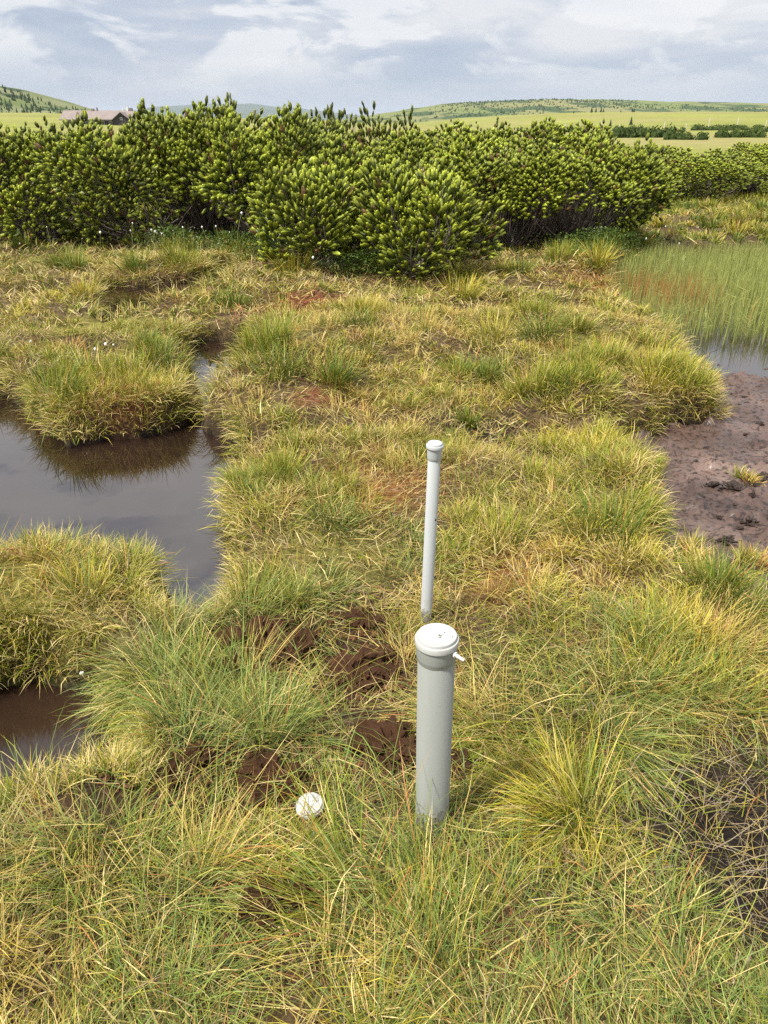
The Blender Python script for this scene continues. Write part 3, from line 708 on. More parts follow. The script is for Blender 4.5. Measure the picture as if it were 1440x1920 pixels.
PF = [pine_meshes('pine_front_a', .80, .62, 1.10, 11, zmin=.05, nclus=1300, nn=36, upright=.75, sl=.080, nl=.031, bright=1.05, twigs=70, w=.0036, gap=.068), pine_meshes('pine_front_b', .78, .66, 1.08, 12, zmin=.05, nclus=1300, nn=36, upright=.75, sl=.080, nl=.031, bright=1.05, twigs=70, w=.0036, gap=.068)]
PT = [pine_meshes('pine_tall_a', .75, .7, 1.75, 21, zmin=.2, nclus=450, upright=1.3, sl=.10, bright=.6, gap=.09), pine_meshes('pine_tall_b', .8, .7, 1.7, 22, zmin=.2, nclus=450, upright=1.3, sl=.10, bright=.6, gap=.09)]
G = lambda x, yb, yt, Y: None
pine(*PV[0], -5.9, 11.3, .3, 1.0, 'dwarf pine cut off by the left edge of the picture', H=1.46)
pine(*PV[1], -4.7, 11.2, 2.1, 1.0, 'lower sloping dwarf pine at the left end of the hedge', H=1.47)
pine(*PV[0], -3.25, 11.0, 1.2, 1.02, 'tallest rounded dwarf pine on the left of the hedge', H=1.60)
pine(*PV[2], -2.45, 11.5, 0.2, 1.02, 'dwarf pine with bare tangled twigs showing in the hedge recess', H=1.56)
pine(*PV[3], -1.45, 10.4, 2.6, 1.0, 'dense dwarf pine just right of the bare twig recess', H=1.46)
pine(*PV[0], -.45, 10.5, 4.0, .95, 'dwarf pine directly behind the left front shrub', H=1.31)
pine(*PF[0], -.60, 8.55, .4, 1.0, 'left one of the lighter pines standing before the hedge', 'front pines', H=1.08)
pine(*PF[1], .48, 8.20, 2.0, 1.0, 'nearest of the lighter pines, right of its neighbour before the hedge', 'front pines', H=1.02)
pine(*PF[0], .02, 8.85, 3.3, .9, 'light green pine squeezed between the two nearest pines', 'front pines', H=1.05)
pine(*PV[3], .55, 10.4, 1.0, .95, 'dwarf pine behind the nearest pine in mid hedge', H=1.23)
pine(*PV[2], 1.55, 10.2, 1.0, .9, 'dwarf pine with dark open underside right of the nearest pine', H=1.19)
pine(*PV[2], 2.45, 10.35, 3.4, .92, 'dwarf pine with long grey branches bared near the ground', H=1.13)
pine(*PV[3], 3.05, 10.75, 5.0, .82, 'rounded dwarf pine closing the right end of the hedge', H=1.21)
# a second rank behind
pine(*PV[1], -5.2, 13.2, 4.4, 1.05, 'dwarf pine behind the low left end of the hedge', 'pines of the second rank', H=1.36)
pine(*PV[3], -3.0, 13.3, 3.1, 1.1, 'dwarf pine peeping over the tallest left one', 'pines of the second rank', H=1.56)
pine(*PV[0], -1.2, 13.0, 2.2, 1.05, 'dwarf pine behind the dense one in mid hedge', 'pines of the second rank', H=1.45)
pine(*PV[1], .6, 13.0, .2, 1.05, 'dwarf pine behind mid hedge below the spiky dark tops', 'pines of the second rank', H=1.36)
pine(*PV[3], 2.2, 13.2, 1.9, 1.05, 'dwarf pine showing behind the long bare branches', 'pines of the second rank', H=1.31)
pine(*PT[0], -3.05, 14.5, .5, 1.0, 'dark spiky pine top rising above the left hedge', 'spiky pines behind', H=1.74)
pine(*PT[1], -.95, 15.5, 1.5, 1.0, 'dark spiky pine left of the pair above mid hedge', 'spiky pines behind', H=1.70)
pine(*PT[0], .05, 15.2, 2.5, 1.0, 'dark spiky pine right of the pair above mid hedge', 'spiky pines behind', H=1.64)
pine(*PV[1], 2.0, 16.5, 2.0, 1.1, 'olive pine behind the hedge, left one of two', 'olive pines behind', H=1.48)
pine(*PV[3], 3.7, 16.8, .3, 1.1, 'olive pine behind the hedge, right one of two', 'olive pines behind', H=1.39)
right_spots = [(5.3, 16.6, .95, 'pine nearest the hedge end in the right hand thicket'), (6.9, 17.0, .90, 'low pine in the middle of the right hand thicket'), (8.4, 16.3, .62, 'light low pine at the right picture edge'),
               (7.0, 20.0, 1.05, 'pine in the second row of the right hand thicket'), (9.2, 20.5, 1.0, 'pine at the right edge in the second thicket row'), (5.6, 21.5, .95, 'pine behind the hedge end in the second thicket row'),
               (6.1, 18.4, .95, 'pine in the gap behind the front row of the right hand thicket'), (8.0, 18.2, .9, 'pine wedged between the rows of the right hand thicket'), (9.9, 18.6, .85, 'pine at the right edge between the thicket rows'), (4.9, 19.0, .95, 'pine just behind the hedge end'), (10.6, 24.0, 1.0, 'pine in the third thicket row near the edge'), (6.8, 23.5, 1.0, 'pine in the third thicket row behind the hedge end'),
               (11.6, 22.5, 1.0, 'far right pine cut by the picture edge'), (8.3, 25.5, .95, 'rear pine of the right hand thicket against the meadow'), (12.2, 27.0, .9, 'rear right pine against the meadow')]
for i, (x, y, s, lb) in enumerate(right_spots):
    pine(*PV[(i * 3 + 1) % 4], x, y, i * 1.3, s * 1.12, lb, 'pines of the right hand thicket', H=(.92 if y < 19 else .86) if i != 2 else .55)

# bilberry at the feet of the pines
n = 11000
spots = np.array([(-1.9, 9.6, .75, .30), (-2.6, 9.9, .5, .25), (2.5, 9.35, .55, .25), (-.2, 8.0, .6, .12), (3.0, 9.7, .4, .2), (-1.3, 9.0, .35, .15)])
k = rng.integers(0, len(spots), n)
x = spots[k, 0] + rng.normal(0, .5, n) * spots[k, 2]; y = spots[k, 1] + rng.normal(0, .5, n) * spots[k, 3]
ok = land(x, y); x, y = x[ok], y[ok]; n = len(x)
z = lookup(x, y) + rng.uniform(.02, .24, n)
d1 = rng.normal(size=(n, 3)); d1[:, 2] = np.abs(d1[:, 2]) * .5; d1 /= np.linalg.norm(d1, axis=1)[:, None]
d2 = np.cross(d1, rng.normal(size=(n, 3))); d2 /= np.linalg.norm(d2, axis=1)[:, None]
p = np.stack([x, y, z], 1); ln = rng.uniform(.02, .035, n)[:, None]
V = np.stack([p, p + d1 * ln * .5 + d2 * ln * .3, p + d1 * ln, p + d1 * ln * .5 - d2 * ln * .3], 1)
col = np.repeat((np.array([(.060, .098, .012)]) * rng.uniform(.7, 1.6, n)[:, None])[:, None], 4, 1)
tag(link('bilberry_leaves', mesh_np('bilberry_leaves', V.reshape(-1, 3), [np.arange(n * 4).reshape(-1, 4)], col.reshape(-1, 3)), M_LEAF), 'low bright green bilberry cover at the feet of the pines', 'ground cover', None, 'stuff')

# ------------------------------------------------------------------ pipes
def lathe(name, prof, seg=48, smooth_angle=35):
    pr = np.array(prof, float); a = np.arange(seg) * 2 * np.pi / seg; k = len(pr)
    V = np.stack([pr[:, None, 0] * np.cos(a)[None], pr[:, None, 0] * np.sin(a)[None], np.repeat(pr[:, None, 1], seg, 1)], 2).reshape(-1, 3)
    i = np.arange(seg); j = (i + 1) % seg
    q = np.concatenate([np.stack([s * seg + i, s * seg + j, (s + 1) * seg + j, (s + 1) * seg + i], 1) for s in range(k - 1)])
    me = mesh_np(name, V, [q], None, True)
    bm = bmesh.new(); bm.from_mesh(me); bmesh.ops.remove_doubles(bm, verts=bm.verts, dist=1e-6); bmesh.ops.recalc_face_normals(bm, faces=bm.faces); bm.to_mesh(me); bm.free()
    me.set_sharp_from_angle(angle=R(smooth_angle))
    return me
def mat_plastic(name, col, dirt=.25, splash=0.0):
    m, nt, b, out = new_mat(name)
    tc = N(nt, 'ShaderNodeTexCoord'); mp = mapping(nt, tc.outputs['Object'], (1, 1, .12))
    n = noise(nt, mp.outputs[0], 30, 7, .65); n2 = noise(nt, tc.outputs['Object'], 150, 4, .7); n3 = noise(nt, tc.outputs['Object'], 16, 5, .6)
    r = ramp(nt, [(.32, tuple(c * (1 - dirt * .7) for c in col)), (.55, col), (.75, tuple(min(.9, c * 1.06) for c in col))]); nt.links.new(n.outputs['Fac'], r.inputs[0])
    sp = ramp(nt, [(.27, (.50, .44, .38)), (.34, (1, 1, 1))]); nt.links.new(n2.outputs['Fac'], sp.inputs[0])
    c = mixc(nt, 1.0, r.outputs[0], sp.outputs[0], 'MULTIPLY')
    sm = ramp(nt, [(.28, (.78, .76, .70)), (.42, (1, 1, 1))]); nt.links.new(n3.outputs['Fac'], sm.inputs[0])
    c = mixc(nt, .4, c, sm.outputs[0], 'MULTIPLY')
    if splash:   # peat thrown up against the foot of the pipe
        sx = N(nt, 'ShaderNodeSeparateXYZ'); nt.links.new(tc.outputs['Object'], sx.inputs[0])
        mr = N(nt, 'ShaderNodeMapRange'); nt.links.new(sx.outputs['Z'], mr.inputs[0])
        mr.inputs[1].default_value = 0.0; mr.inputs[2].default_value = splash; mr.inputs[3].default_value = .72; mr.inputs[4].default_value = .30
        n4 = noise(nt, tc.outputs['Object'], 55, 6, .7)
        lt = N(nt, 'ShaderNodeMath', operation='LESS_THAN'); nt.links.new(n4.outputs['Fac'], lt.inputs[0]); nt.links.new(mr.outputs[0], lt.inputs[1])
        f_ = N(nt, 'ShaderNodeMath', operation='MULTIPLY'); nt.links.new(lt.outputs[0], f_.inputs[0]); f_.inputs[1].default_value = .55
        c = mixc(nt, f_.outputs[0], c, (.10, .06, .035))
    nt.links.new(c, b.inputs['Base Color'])
    b.inputs['Roughness'].default_value = .45; b.inputs['Specular IOR Level'].default_value = .4
    bump(nt, b, n2.outputs['Fac'], .03, .001)
    return m
M_PIPE = mat_plastic('grey_pipe_plastic', (.285, .30, .28), .08, .10)
M_CAP = mat_plastic('pale_cap_plastic', (.43, .44, .415), .12)
M_TPIPE = mat_plastic('light_grey_plastic', (.43, .45, .45), .08, .10)
M_WHITE = mat_plastic('white_plastic', (.53, .53, .51), .10)
M_METAL = plain('nickel_fitting', (.62, .61, .58), .3, .1, 40, 0, 0, .6)
M_DIRT = plain('dried_peat_fleck', (.07, .045, .03), .9, .4, 300, 0)

z0 = float(lookup(np.array([PIPE[0]]), np.array([PIPE[1]]))[0])
tp = empty('standpipe', (PIPE[0], PIPE[1], z0)); tp.rotation_euler = (R(-.6), R(-.5), 0)
tag(tp, 'thick grey plastic standpipe with a capped top and small valve', 'pipe')
ZT = .565 - z0
link('pipe_body', lathe('pipe_body', [(.0, -.35), (.0374, -.35), (.0374, ZT - .056), (.036, ZT - .054)]), M_PIPE, tp)
link('socket', lathe('socket', [(.0374, ZT - .060), (.0378, ZT - .058), (.0402, ZT - .049), (.0405, ZT - .047), (.0405, ZT - .019), (.038, ZT - .018)]), M_PIPE, tp)
cp = link('cap', lathe('cap', [(.036, ZT - .021), (.0418, ZT - .021), (.0432, ZT - .0195), (.0435, ZT - .009), (.0425, ZT - .0072), (.0395, ZT - .0068), (.0392, ZT - .0022), (.0384, ZT - .0004), (.037, ZT), (.036, ZT - .0006), (.0, ZT - .0006)]), M_CAP, tp)
for k in range(11):
    a = rng.uniform(0, 6.28); q = rng.uniform(.004, .033)
    bm = bmesh.new(); bmesh.ops.create_icosphere(bm, subdivisions=1, radius=rng.uniform(.0007, .0017))
    for vv in bm.verts: vv.co = Vector((vv.co.x * 1.5, vv.co.y, vv.co.z * .5)) * rng.uniform(.7, 1.3)
    me = bpy.data.meshes.new('dirt_fleck'); bm.to_mesh(me); bm.free()
    fl = link('dirt_fleck', me, M_DIRT, cp); fl.location = (q * math.cos(a), q * math.sin(a), ZT); fl.rotation_euler = (0, 0, a * 3)
def tube_obj(name, profile, mat, parent, origin, direction, seg=16):
    o = link(name, lathe(name, profile, seg), mat, parent); o.location = origin
    o.rotation_euler = Vector(direction).to_track_quat('Z', 'Y').to_euler(); return o
dv = (.74, -.66, -.10)
vl = tube_obj('valve', [(0, 0), (.0032, 0), (.0032, .006), (.0060, .006), (.0060, .0095), (.0034, .0098), (.0034, .013), (.0042, .0135), (.0042, .016), (.0033, .0165), (.0033, .029), (.0024, .0295), (0, .0292)], M_METAL, tp, (.74 * .038, -.66 * .038, ZT - .026), dv)

z1 = float(lookup(np.array([TPIPE[0]]), np.array([TPIPE[1]]))[0])
tq = empty('standpipe', (TPIPE[0], TPIPE[1], z1)); tq.rotation_euler = (R(.3), R(.9), 0)
tag(tq, 'thin light grey plastic standpipe with a stepped cap behind the thick one', 'pipe')
Z2 = .632 - z1
link('pipe_body', lathe('pipe_body', [(0, -.3), (.0187, -.3), (.0187, Z2 - .050), (.018, Z2 - .049)], 32), M_TPIPE, tq)
link('socket', lathe('socket', [(.0187, Z2 - .054), (.0190, Z2 - .053), (.0212, Z2 - .046), (.0215, Z2 - .044), (.0218, Z2 - .014), (.019, Z2 - .013)], 32), M_TPIPE, tq)
link('cap', lathe('cap', [(.018, Z2 - .0155), (.0245, Z2 - .0155), (.0255, Z2 - .0145), (.0256, Z2 - .0080), (.0248, Z2 - .0065), (.0220, Z2 - .0060), (.0216, Z2 - .0012), (.0206, Z2), (0, Z2)], 32), M_TPIPE, tq)
bm = bmesh.new(); bmesh.ops.create_icosphere(bm, subdivisions=2, radius=.0036); me = bpy.data.meshes.new('peat_speck'); bm.to_mesh(me); bm.free()
sk = link('peat_speck', me, M_DIRT, tq); sk.location = (.012, -.0145, Z2 - .245); sk.scale = (1, .6, 1.3)

z2 = float(lookup(np.array([-.17]), np.array([1.198]))[0])
ld = empty('pipe_lid', (-.168, 1.192, z2 + .024)); ld.rotation_euler = (R(4), R(-5), 0)
tag(ld, 'round white plastic lid lying in the grass by the thick pipe', 'lid')
link('rim', lathe('rim', [(.026, 0), (.0315, 0), (.0325, .001), (.0325, .0075), (.0318, .0085), (.0300, .0088), (.029, .006)], 40), M_WHITE, ld)
link('top', lathe('top', [(.0297, .004), (.0297, .0125), (.0288, .0142), (.0272, .0146), (.0262, .0138), (0, .0138)], 40), M_WHITE, ld)

# ------------------------------------------------------------------ peat clods
def clod(seed, r):
    g = np.random.default_rng(seed)
    bm = bmesh.new(); bmesh.ops.create_icosphere(bm, subdivisions=4, radius=1.0)
    from mathutils import noise as mn
    o = Vector(g.uniform(-20, 20, 3))
    for vv in bm.verts:
        d = vv.co.normalized()
        k = 1 + .6 * mn.noise(d * 1.6 + o) + .5 * mn.noise(d * 3.6 + o) + .34 * mn.noise(d * 8 + o) + .2 * mn.noise(d * 17 + o)
        vv.co = Vector((d.x * k * g.uniform(.99, 1.01), d.y * k, d.z * k * .62)) * r
    me = bpy.data.meshes.new('peat_clod'); bm.to_mesh(me); bm.free()
    return me
CL = [clod(i, 1.0) for i in range(5)]
for m_ in CL: m_.materials.append(M_CLOD)
clods = [  # x, y, r, cluster
    (-.46, 1.86, .045, 0), (-.38, 1.90, .05, 0), (-.40, 1.80, .048, 0), (-.31, 1.82, .055, 0), (-.45, 1.74, .04, 0), (-.27, 1.88, .045, 0), (-.35, 1.72, .035, 0), (-.31, 1.95, .03, 0), (-.28, 1.74, .032, 0),
    (-.10, 1.74, .045, 1), (-.03, 1.78, .04, 1), (-.06, 1.69, .035, 1), (-.14, 1.80, .025, 1), (.01, 1.73, .022, 1),
    (-.08, 1.99, .032, 2), (-.03, 1.96, .028, 2),
    (.00, 1.40, .048, 3), (.045, 1.385, .042, 3), (-.035, 1.43, .034, 3), (.03, 1.46, .03, 3),
    (-.30, 1.32, .035, 4), (-.22, 1.29, .030, 4), (-.27, 1.25, .026, 4),
    (-.60, 1.33, .040, 5), (-.53, 1.31, .034, 5), (-.66, 1.36, .038, 5), (-.47, 1.36, .030, 5), (-.71, 1.33, .032, 5),
    (.165, 1.35, .032, 6), (-.24, .95, .030, 7), (-.17, .97, .022, 7)]
cl_lab = ['in the large dug heap left of the thin pipe', 'in the small heap right of the large dug heap', 'in the pair beside the thin pipe foot', 'in the pile touching the thick pipe on its left', 'of those lying behind the white lid', 'along the muddy edge of the near pool', 'half hidden right behind the thick pipe', 'of two in the hollow below the lid']
ORD = ['leftmost', 'second from left', 'third from left', 'fourth from left', 'fifth from left', 'sixth from left', 'seventh from left', 'eighth from left', 'ninth from left']
def clod_label(i):
    k = clods[i][3]; mates = sorted((j for j in range(len(clods)) if clods[j][3] == k), key=lambda j: clods[j][0] / clods[j][1])
    if len(mates) == 1: return 'single brown peat clod ' + cl_lab[k]
    return 'brown peat clod, ' + ORD[mates.index(i)] + ' ' + cl_lab[k]
for i, (x, y, r, k) in enumerate(clods):
    o = bpy.data.objects.new('peat_clod', CL[i % 5]); COL.objects.link(o)
    r *= 1.25; o.location = (x, y, float(lookup(np.array([x]), np.array([y]))[0]) + r * .34); o.scale = (r * 1.05, r, r * .95); o.rotation_euler = (0, 0, i * 1.7)
    tag(o, clod_label(i), 'peat clod', 'dug peat clods around the pipes')
n = 2600
kc = rng.integers(0, len(clods), n); cc_ = np.array([(q[0], q[1]) for q in clods])[kc]
x = cc_[:, 0] + rng.normal(0, .055, n); y = cc_[:, 1] + rng.normal(0, .055, n)
ok = np.hypot(x - PIPE[0], y - PIPE[1]) > .05; x, y = x[ok], y[ok]; n = len(x)
k6 = np.array([(1, 0, 0), (-1, 0, 0), (0, 1, 0), (0, -1, 0), (0, 0, 1), (0, 0, -1)], float); f8 = np.array([(0, 2, 4), (2, 1, 4), (1, 3, 4), (3, 0, 4), (2, 0, 5), (1, 2, 5), (3, 1, 5), (0, 3, 5)])
rr = .0025 + .010 * rng.uniform(0, 1, n) ** 2.5
V = k6[None] * rr[:, None, None] * rng.uniform(.5, 1.5, (n, 6, 1)) + np.stack([x, y, lookup(x, y) + rr * .5], 1)[:, None]
tag(link('peat_crumbs', mesh_np('peat_crumbs', V.reshape(-1, 3), [((np.arange(n) * 6)[:, None, None] + f8[None]).reshape(-1, 3)]), M_CLOD), 'reddish brown peat crumbs spilt around the dug clods', 'crumbs', None, 'stuff')
# lumps on the mud
CLM = [m_.copy() for m_ in CL]
for m_ in CLM: m_.materials.clear(); m_.materials.append(M_CRUMB)
ml = [(1.58, 3.22, .06), (1.68, 3.20, .07), (1.78, 3.24, .06), (1.92, 3.26, .07), (1.50, 2.95, .04), (1.62, 2.90, .05), (1.45, 2.72, .05), (2.25, 3.9, .06), (1.62, 3.55, .030), (1.80, 3.32, .055), (1.88, 3.36, .045), (1.72, 3.12, .035), (1.60, 3.05, .026), (1.55, 2.85, .024), (2.20, 4.10, .035), (2.05, 3.95, .03), (1.70, 2.72, .03), (1.62, 2.62, .028), (1.48, 2.60, .03), (2.3, 4.55, .03), (1.95, 3.0, .03), (1.75, 3.75, .018), (1.50, 3.15, .02)]
for i, (x, y, r) in enumerate(ml):
    o = bpy.data.objects.new('mud_lump', CLM[i % 5]); COL.objects.link(o)
    o.location = (x, y, float(mudheight(x, y)) + r * .02); o.scale = (r * (.6 + .5 * ((i * 7) % 5) / 4), r * (.35 + .3 * ((i * 3) % 4) / 3), r * .55); o.rotation_euler = (0, 0, i * 2.1)
    tag(o, 'dark peat lump sitting on the wet mud flat', 'mud lump', 'lumps on the mud flat')

# crumbs of peat trodden over the mud
n = 900
x = rng.uniform(1.2, 4.0, n); y = rng.uniform(2.0, 5.2, n); ok = (sdf(MUD, x, y) < -.02) & (fbm(x * 3, y * 3, 411, 3) > .48); x, y = x[ok], y[ok]; n = len(x)
k6 = np.array([(1, 0, 0), (-1, 0, 0), (0, 1, 0), (0, -1, 0), (0, 0, 1), (0, 0, -1)], float); f8 = np.array([(0, 2, 4), (2, 1, 4), (1, 3, 4), (3, 0, 4), (2, 0, 5), (1, 2, 5), (3, 1, 5), (0, 3, 5)])
rr = rng.uniform(.003, .014, n) ** 1.0
V = k6[None] * rr[:, None, None] * rng.uniform(.5, 1.5, (n, 6, 1)) * np.array([1.6, .9, .6]) + np.stack([x, y, mudheight(x, y)], 1)[:, None]
tag(link('peat_crumbs', mesh_np('peat_crumbs', V.reshape(-1, 3), [((np.arange(n) * 6)[:, None, None] + f8[None]).reshape(-1, 3)]), M_CRUMB), 'dark peat crumbs strewn over the wet mud', 'crumbs', None, 'stuff')

# ------------------------------------------------------------------ cotton grass
M_COTTON = plain('cotton_fluff', (.82, .80, .76), .9, .1, 100, 0)
M_STEM = plain('cotton_stem', (.22, .24, .08), .6, .2, 30, 0)
bm = bmesh.new(); bmesh.ops.create_icosphere(bm, subdivisions=2, radius=1.0)
for vv in bm.verts:
    j = rng.uniform(.75, 1.2); vv.co = Vector((vv.co.x * j, vv.co.y * j, vv.co.z * j * 1.25))
me_fl = bpy.data.meshes.new('cotton_head'); bm.to_mesh(me_fl); bm.free(); me_fl.materials.append(M_COTTON)
def stem_mesh(h, bend):
    t = np.linspace(0, 1, 6)[:, None]; path = np.concatenate([bend * t ** 2, 0 * t, h * t], 1)[None]
    v_, q_ = tubes(path, np.full((1, 6), .0022), 4); return mesh_np('stem', v_, [q_], None, True)
stems = [stem_mesh(.36, .05), stem_mesh(.30, -.06), stem_mesh(.42, .08)]
cg = [(-3.6, 9.3), (-3.3, 9.1), (-3.0, 9.4), (-2.9, 9.0), (-2.75, 9.3), (-2.6, 9.1), (-2.35, 9.25), (-2.2, 8.95), (-1.75, 9.3), (-1.85, 8.9), (-1.45, 9.15), (-1.40, 8.75), (-1.15, 9.0), (-2.05, 9.2), (-3.9, 9.2), (-4.3, 9.3), (-2.5, 8.7), (-1.65, 8.75)]
cg2 = [(3.35, 10.3), (3.25, 9.9), (3.55, 10.05), (3.75, 10.0), (3.6, 9.8), (4.0, 10.2), (5.2, 10.6), (3.15, 10.1)]
cg3 = [(-1.95, 4.35), (-1.72, 4.5), (-1.62, 4.45), (-2.05, 4.2), (-1.85, 4.6)]
cg4 = [(.92, 8.0), (-.75, 7.95), (.35, 7.75)]
for sp_, lab, hs, hr in ((cg, 'white cotton grass head on a thin stem before the left hedge', 1.0, .0125), (cg2, 'white cotton grass head by the right end of the hedge', .8, .012), (cg3, 'white cotton grass head on the green tussock by the pond', .75, .0085), (cg4, 'white cotton grass head in front of the nearest pines', .6, .012)):
    for i, (x, y) in enumerate(sp_):
        z = float(lookup(np.array([x]), np.array([y]))[0])
        hs_ = hs * (.65 + .5 * ((i * 3) % 5) / 4); o = empty('cotton_grass', (x, y, z), i * 2.4); o.scale = (hs_,) * 3
        tag(o, lab, 'cotton grass', lab.replace('white cotton grass head', 'cotton grass'), 'thing')
        k = i % 3; hh, bd = ((.36, .05), (.30, -.06), (.42, .08))[k]
        link('stem', stems[k], M_STEM, o); h_ = link('cotton_head', me_fl, None, o); h_.location = (bd, 0, hh); h_.scale = (hr / hs * (.5 + .5 * ((i * 5) % 7) / 6),) * 3
for (x, y, lab) in ((-.93, 1.80, 'tiny white fluff caught on the hummock edge above the near pool'), (.74, .86, 'tiny white fluff lying in the grass near the lower right corner')):
    z = float(lookup(np.array([x]), np.array([y]))[0])
    o = link('cotton_fluff', me_fl, None); o.location = (x, y, z + .06); o.scale = (.006,) * 3; tag(o, lab, 'fluff')

# ------------------------------------------------------------------ the plain: shrub bands, spruces, poles, chalet
def band_mesh(seed, n=900):
    g = np.random.default_rng(seed); nl_ = 14
    c = np.stack([np.linspace(-1, 1, nl_) * .85 + g.normal(0, .05, nl_), g.normal(0, .3, nl_), np.zeros(nl_)], 1)
    r = np.stack([g.uniform(.12, .22, nl_), g.uniform(.3, .6, nl_), g.uniform(.6, 1.0, nl_)], 1)
    k = g.integers(0, nl_, n); d = g.normal(size=(n, 3)); d /= np.linalg.norm(d, axis=1)[:, None]; d[:, 2] = np.abs(d[:, 2])
    p = c[k] + d * r[k]
    s = np.array([.030, .16, .16]); V = p[:, None] + g.normal(size=(n, 3, 3)) * s[None, None] * .6
    V[:, :, 2] = np.maximum(V[:, :, 2], 0)
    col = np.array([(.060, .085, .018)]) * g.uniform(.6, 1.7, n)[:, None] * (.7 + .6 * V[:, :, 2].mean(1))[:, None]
    # a closed core so that nothing shows through
    bm = bmesh.new()
    for a_, b_ in zip(c, r):
        bmesh.ops.create_icosphere(bm, subdivisions=1, radius=1.0, matrix=Matrix.Translation(a_) @ Matrix.Diagonal((b_[0] * .95, b_[1] * .95, b_[2] * .92, 1)))
    cv = np.array([v_.co[:] for v_ in bm.verts]); bm.verts.index_update(); cf = np.array([[v_.index for v_ in f_.verts] for f_ in bm.faces]); bm.free()
    col = np.repeat(col[:, None], 3, 1).reshape(-1, 3)
    V = V.reshape(-1, 3); nv = len(V)
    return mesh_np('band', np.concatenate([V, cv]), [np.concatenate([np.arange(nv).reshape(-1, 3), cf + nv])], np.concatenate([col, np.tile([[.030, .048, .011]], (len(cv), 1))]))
BM_ = [band_mesh(i) for i in range(3)]
F_ = 1397.; s_, c_ = math.sin(R(27.65)), math.cos(R(27.65))
bands = [(27.0, 85.6, 4.8, 1.30, 'nearest dark pine band on the meadow at right'),
    (27.2, 75.4, 2.5, 0.80, 'short low pine band in front of the nearest dark one'),
    (36.4, 85.6, 3.0, 1.10, 'dark pine band right of the nearest one'),
    (44.6, 152.1, 4.4, 1.20, 'dark pine band left of the tall middle pole'),
    (49.7, 143.6, 2.5, 0.80, 'thin low pine band between two poles'),
    (37.3, 165.0, 3.7, 1.52, 'dark pine band at the second pole from the left'),
    (45.6, 165.0, 4.7, 1.11, 'far thin pine band left of mid meadow'),
    (65.2, 165.0, 6.3, 1.24, 'pine band behind the right hand poles'),
    (66.8, 143.6, 4.6, 1.30, 'pine band at the right picture edge'),
    (53.5, 165.0, 5.3, 1.01, 'far thin pine band right of mid meadow'),
    (70.3, 165.0, 5.2, 1.12, 'far pine band near the right edge'),
    (29.4, 165.0, 4.2, 1.22, 'pine band where the meadow meets the hedge tops'),
    (20.0, 165.0, 5.3, 1.14, 'far pine band just right of the spiky pines'),
    (42.7, 85.6, 3.3, 1.00, 'dark pine band cut by the right edge'),
    (32.5, 165.0, 3.1, 1.03, 'far short pine band left of the poles'),
    (-50.0, 80.0, 4.0, 0.80, 'low dark pine band on the left meadow')]
for i, (x, y, hl, hh, lb) in enumerate(bands):
    if y > 160:
        kf = (.62, 1.0, .8)[i % 3]; x, y, hl, hh = x * kf, y * kf, hl * kf, hh * kf
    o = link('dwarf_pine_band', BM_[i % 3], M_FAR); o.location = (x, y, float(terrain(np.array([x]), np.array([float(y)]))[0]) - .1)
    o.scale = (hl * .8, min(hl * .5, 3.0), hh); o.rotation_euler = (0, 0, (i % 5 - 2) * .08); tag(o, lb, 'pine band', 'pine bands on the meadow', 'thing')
def spruce_mesh(seed):
    g = np.random.default_rng(seed); V, F, C = [], [], []; o = 0
    for t in range(7):
        z0_ = .06 + t * .13; r = .30 * (1 - t / 7.4); k = 9
        a = np.arange(k) * 2 * np.pi / k + g.uniform(0, 1); rr = r * g.uniform(.7, 1.2, k)
        V.append(np.concatenate([np.stack([np.cos(a) * rr, np.sin(a) * rr, z0_ + g.uniform(-.03, .03, k)], 1), [[0, 0, min(1.0, z0_ + .24)]]]))
        i = np.arange(k); F.append(np.stack([i, (i + 1) % k, np.full(k, k)], 1) + o); o += k + 1
        C.append(np.tile([[.030, .052, .016]], (k + 1, 1)) * g.uniform(.7, 1.4, (k + 1, 1)))
    a = np.arange(4) * np.pi / 2
    return np.concatenate(V), np.concatenate(F), np.concatenate(C)
SPM = []
for i in range(3):
    v_, f_, c_2 = spruce_mesh(i); SPM.append(mesh_np('spruce_crown', v_, [f_], c_2))
v_, q_ = tubes(np.array([[[0, 0, -.02], [0, 0, .2]]], float), np.array([[.035, .025]]), 5); SPT = mesh_np('spruce_trunk', v_, [q_], None, True)
spr = [(110.4, 450, 5.0), (113.2, 452, 4.2), (115.2, 449, 4.6), (118.0, 455, 3.4), (72, 245, 4.0), (126, 450, 2.6), (132.2, 450, 4.0), (134, 453, 3.4), (101, 450, 2.6), (62, 230, 3.0), (52, 225, 2.2), (44, 222, 2.6)]
spl = ['leftmost of a far group of small spruces on the meadow rise', 'second small spruce of the far group on the meadow rise', 'third small spruce of the far group on the meadow rise', 'fourth small spruce of the far group on the meadow rise', 'single dark spruce standing above the pine bands', 'small spruce a little right of the far group', 'left one of two far spruces at the right', 'right one of two far spruces at the right', 'very small spruce alone on the meadow', 'small spruce standing in the left pine band', 'tiny spruce left in the left pine band', 'tiny spruce right in the left pine band']
for i, (x, y, h) in enumerate(spr):
    o = empty('spruce_tree', (x, y, float(terrain(np.array([float(x)]), np.array([float(y)]))[0])), i); h *= .6; o.scale = (h, h, h); tag(o, spl[i], 'spruce', 'small spruces on the meadow', 'thing')
    link('crown', SPM[i % 3], M_FAR, o); link('trunk', SPT, M_BARK, o)
M_POLE = plain('weathered_pole', (.62, .60, .54), .7, .15, 10, 0)
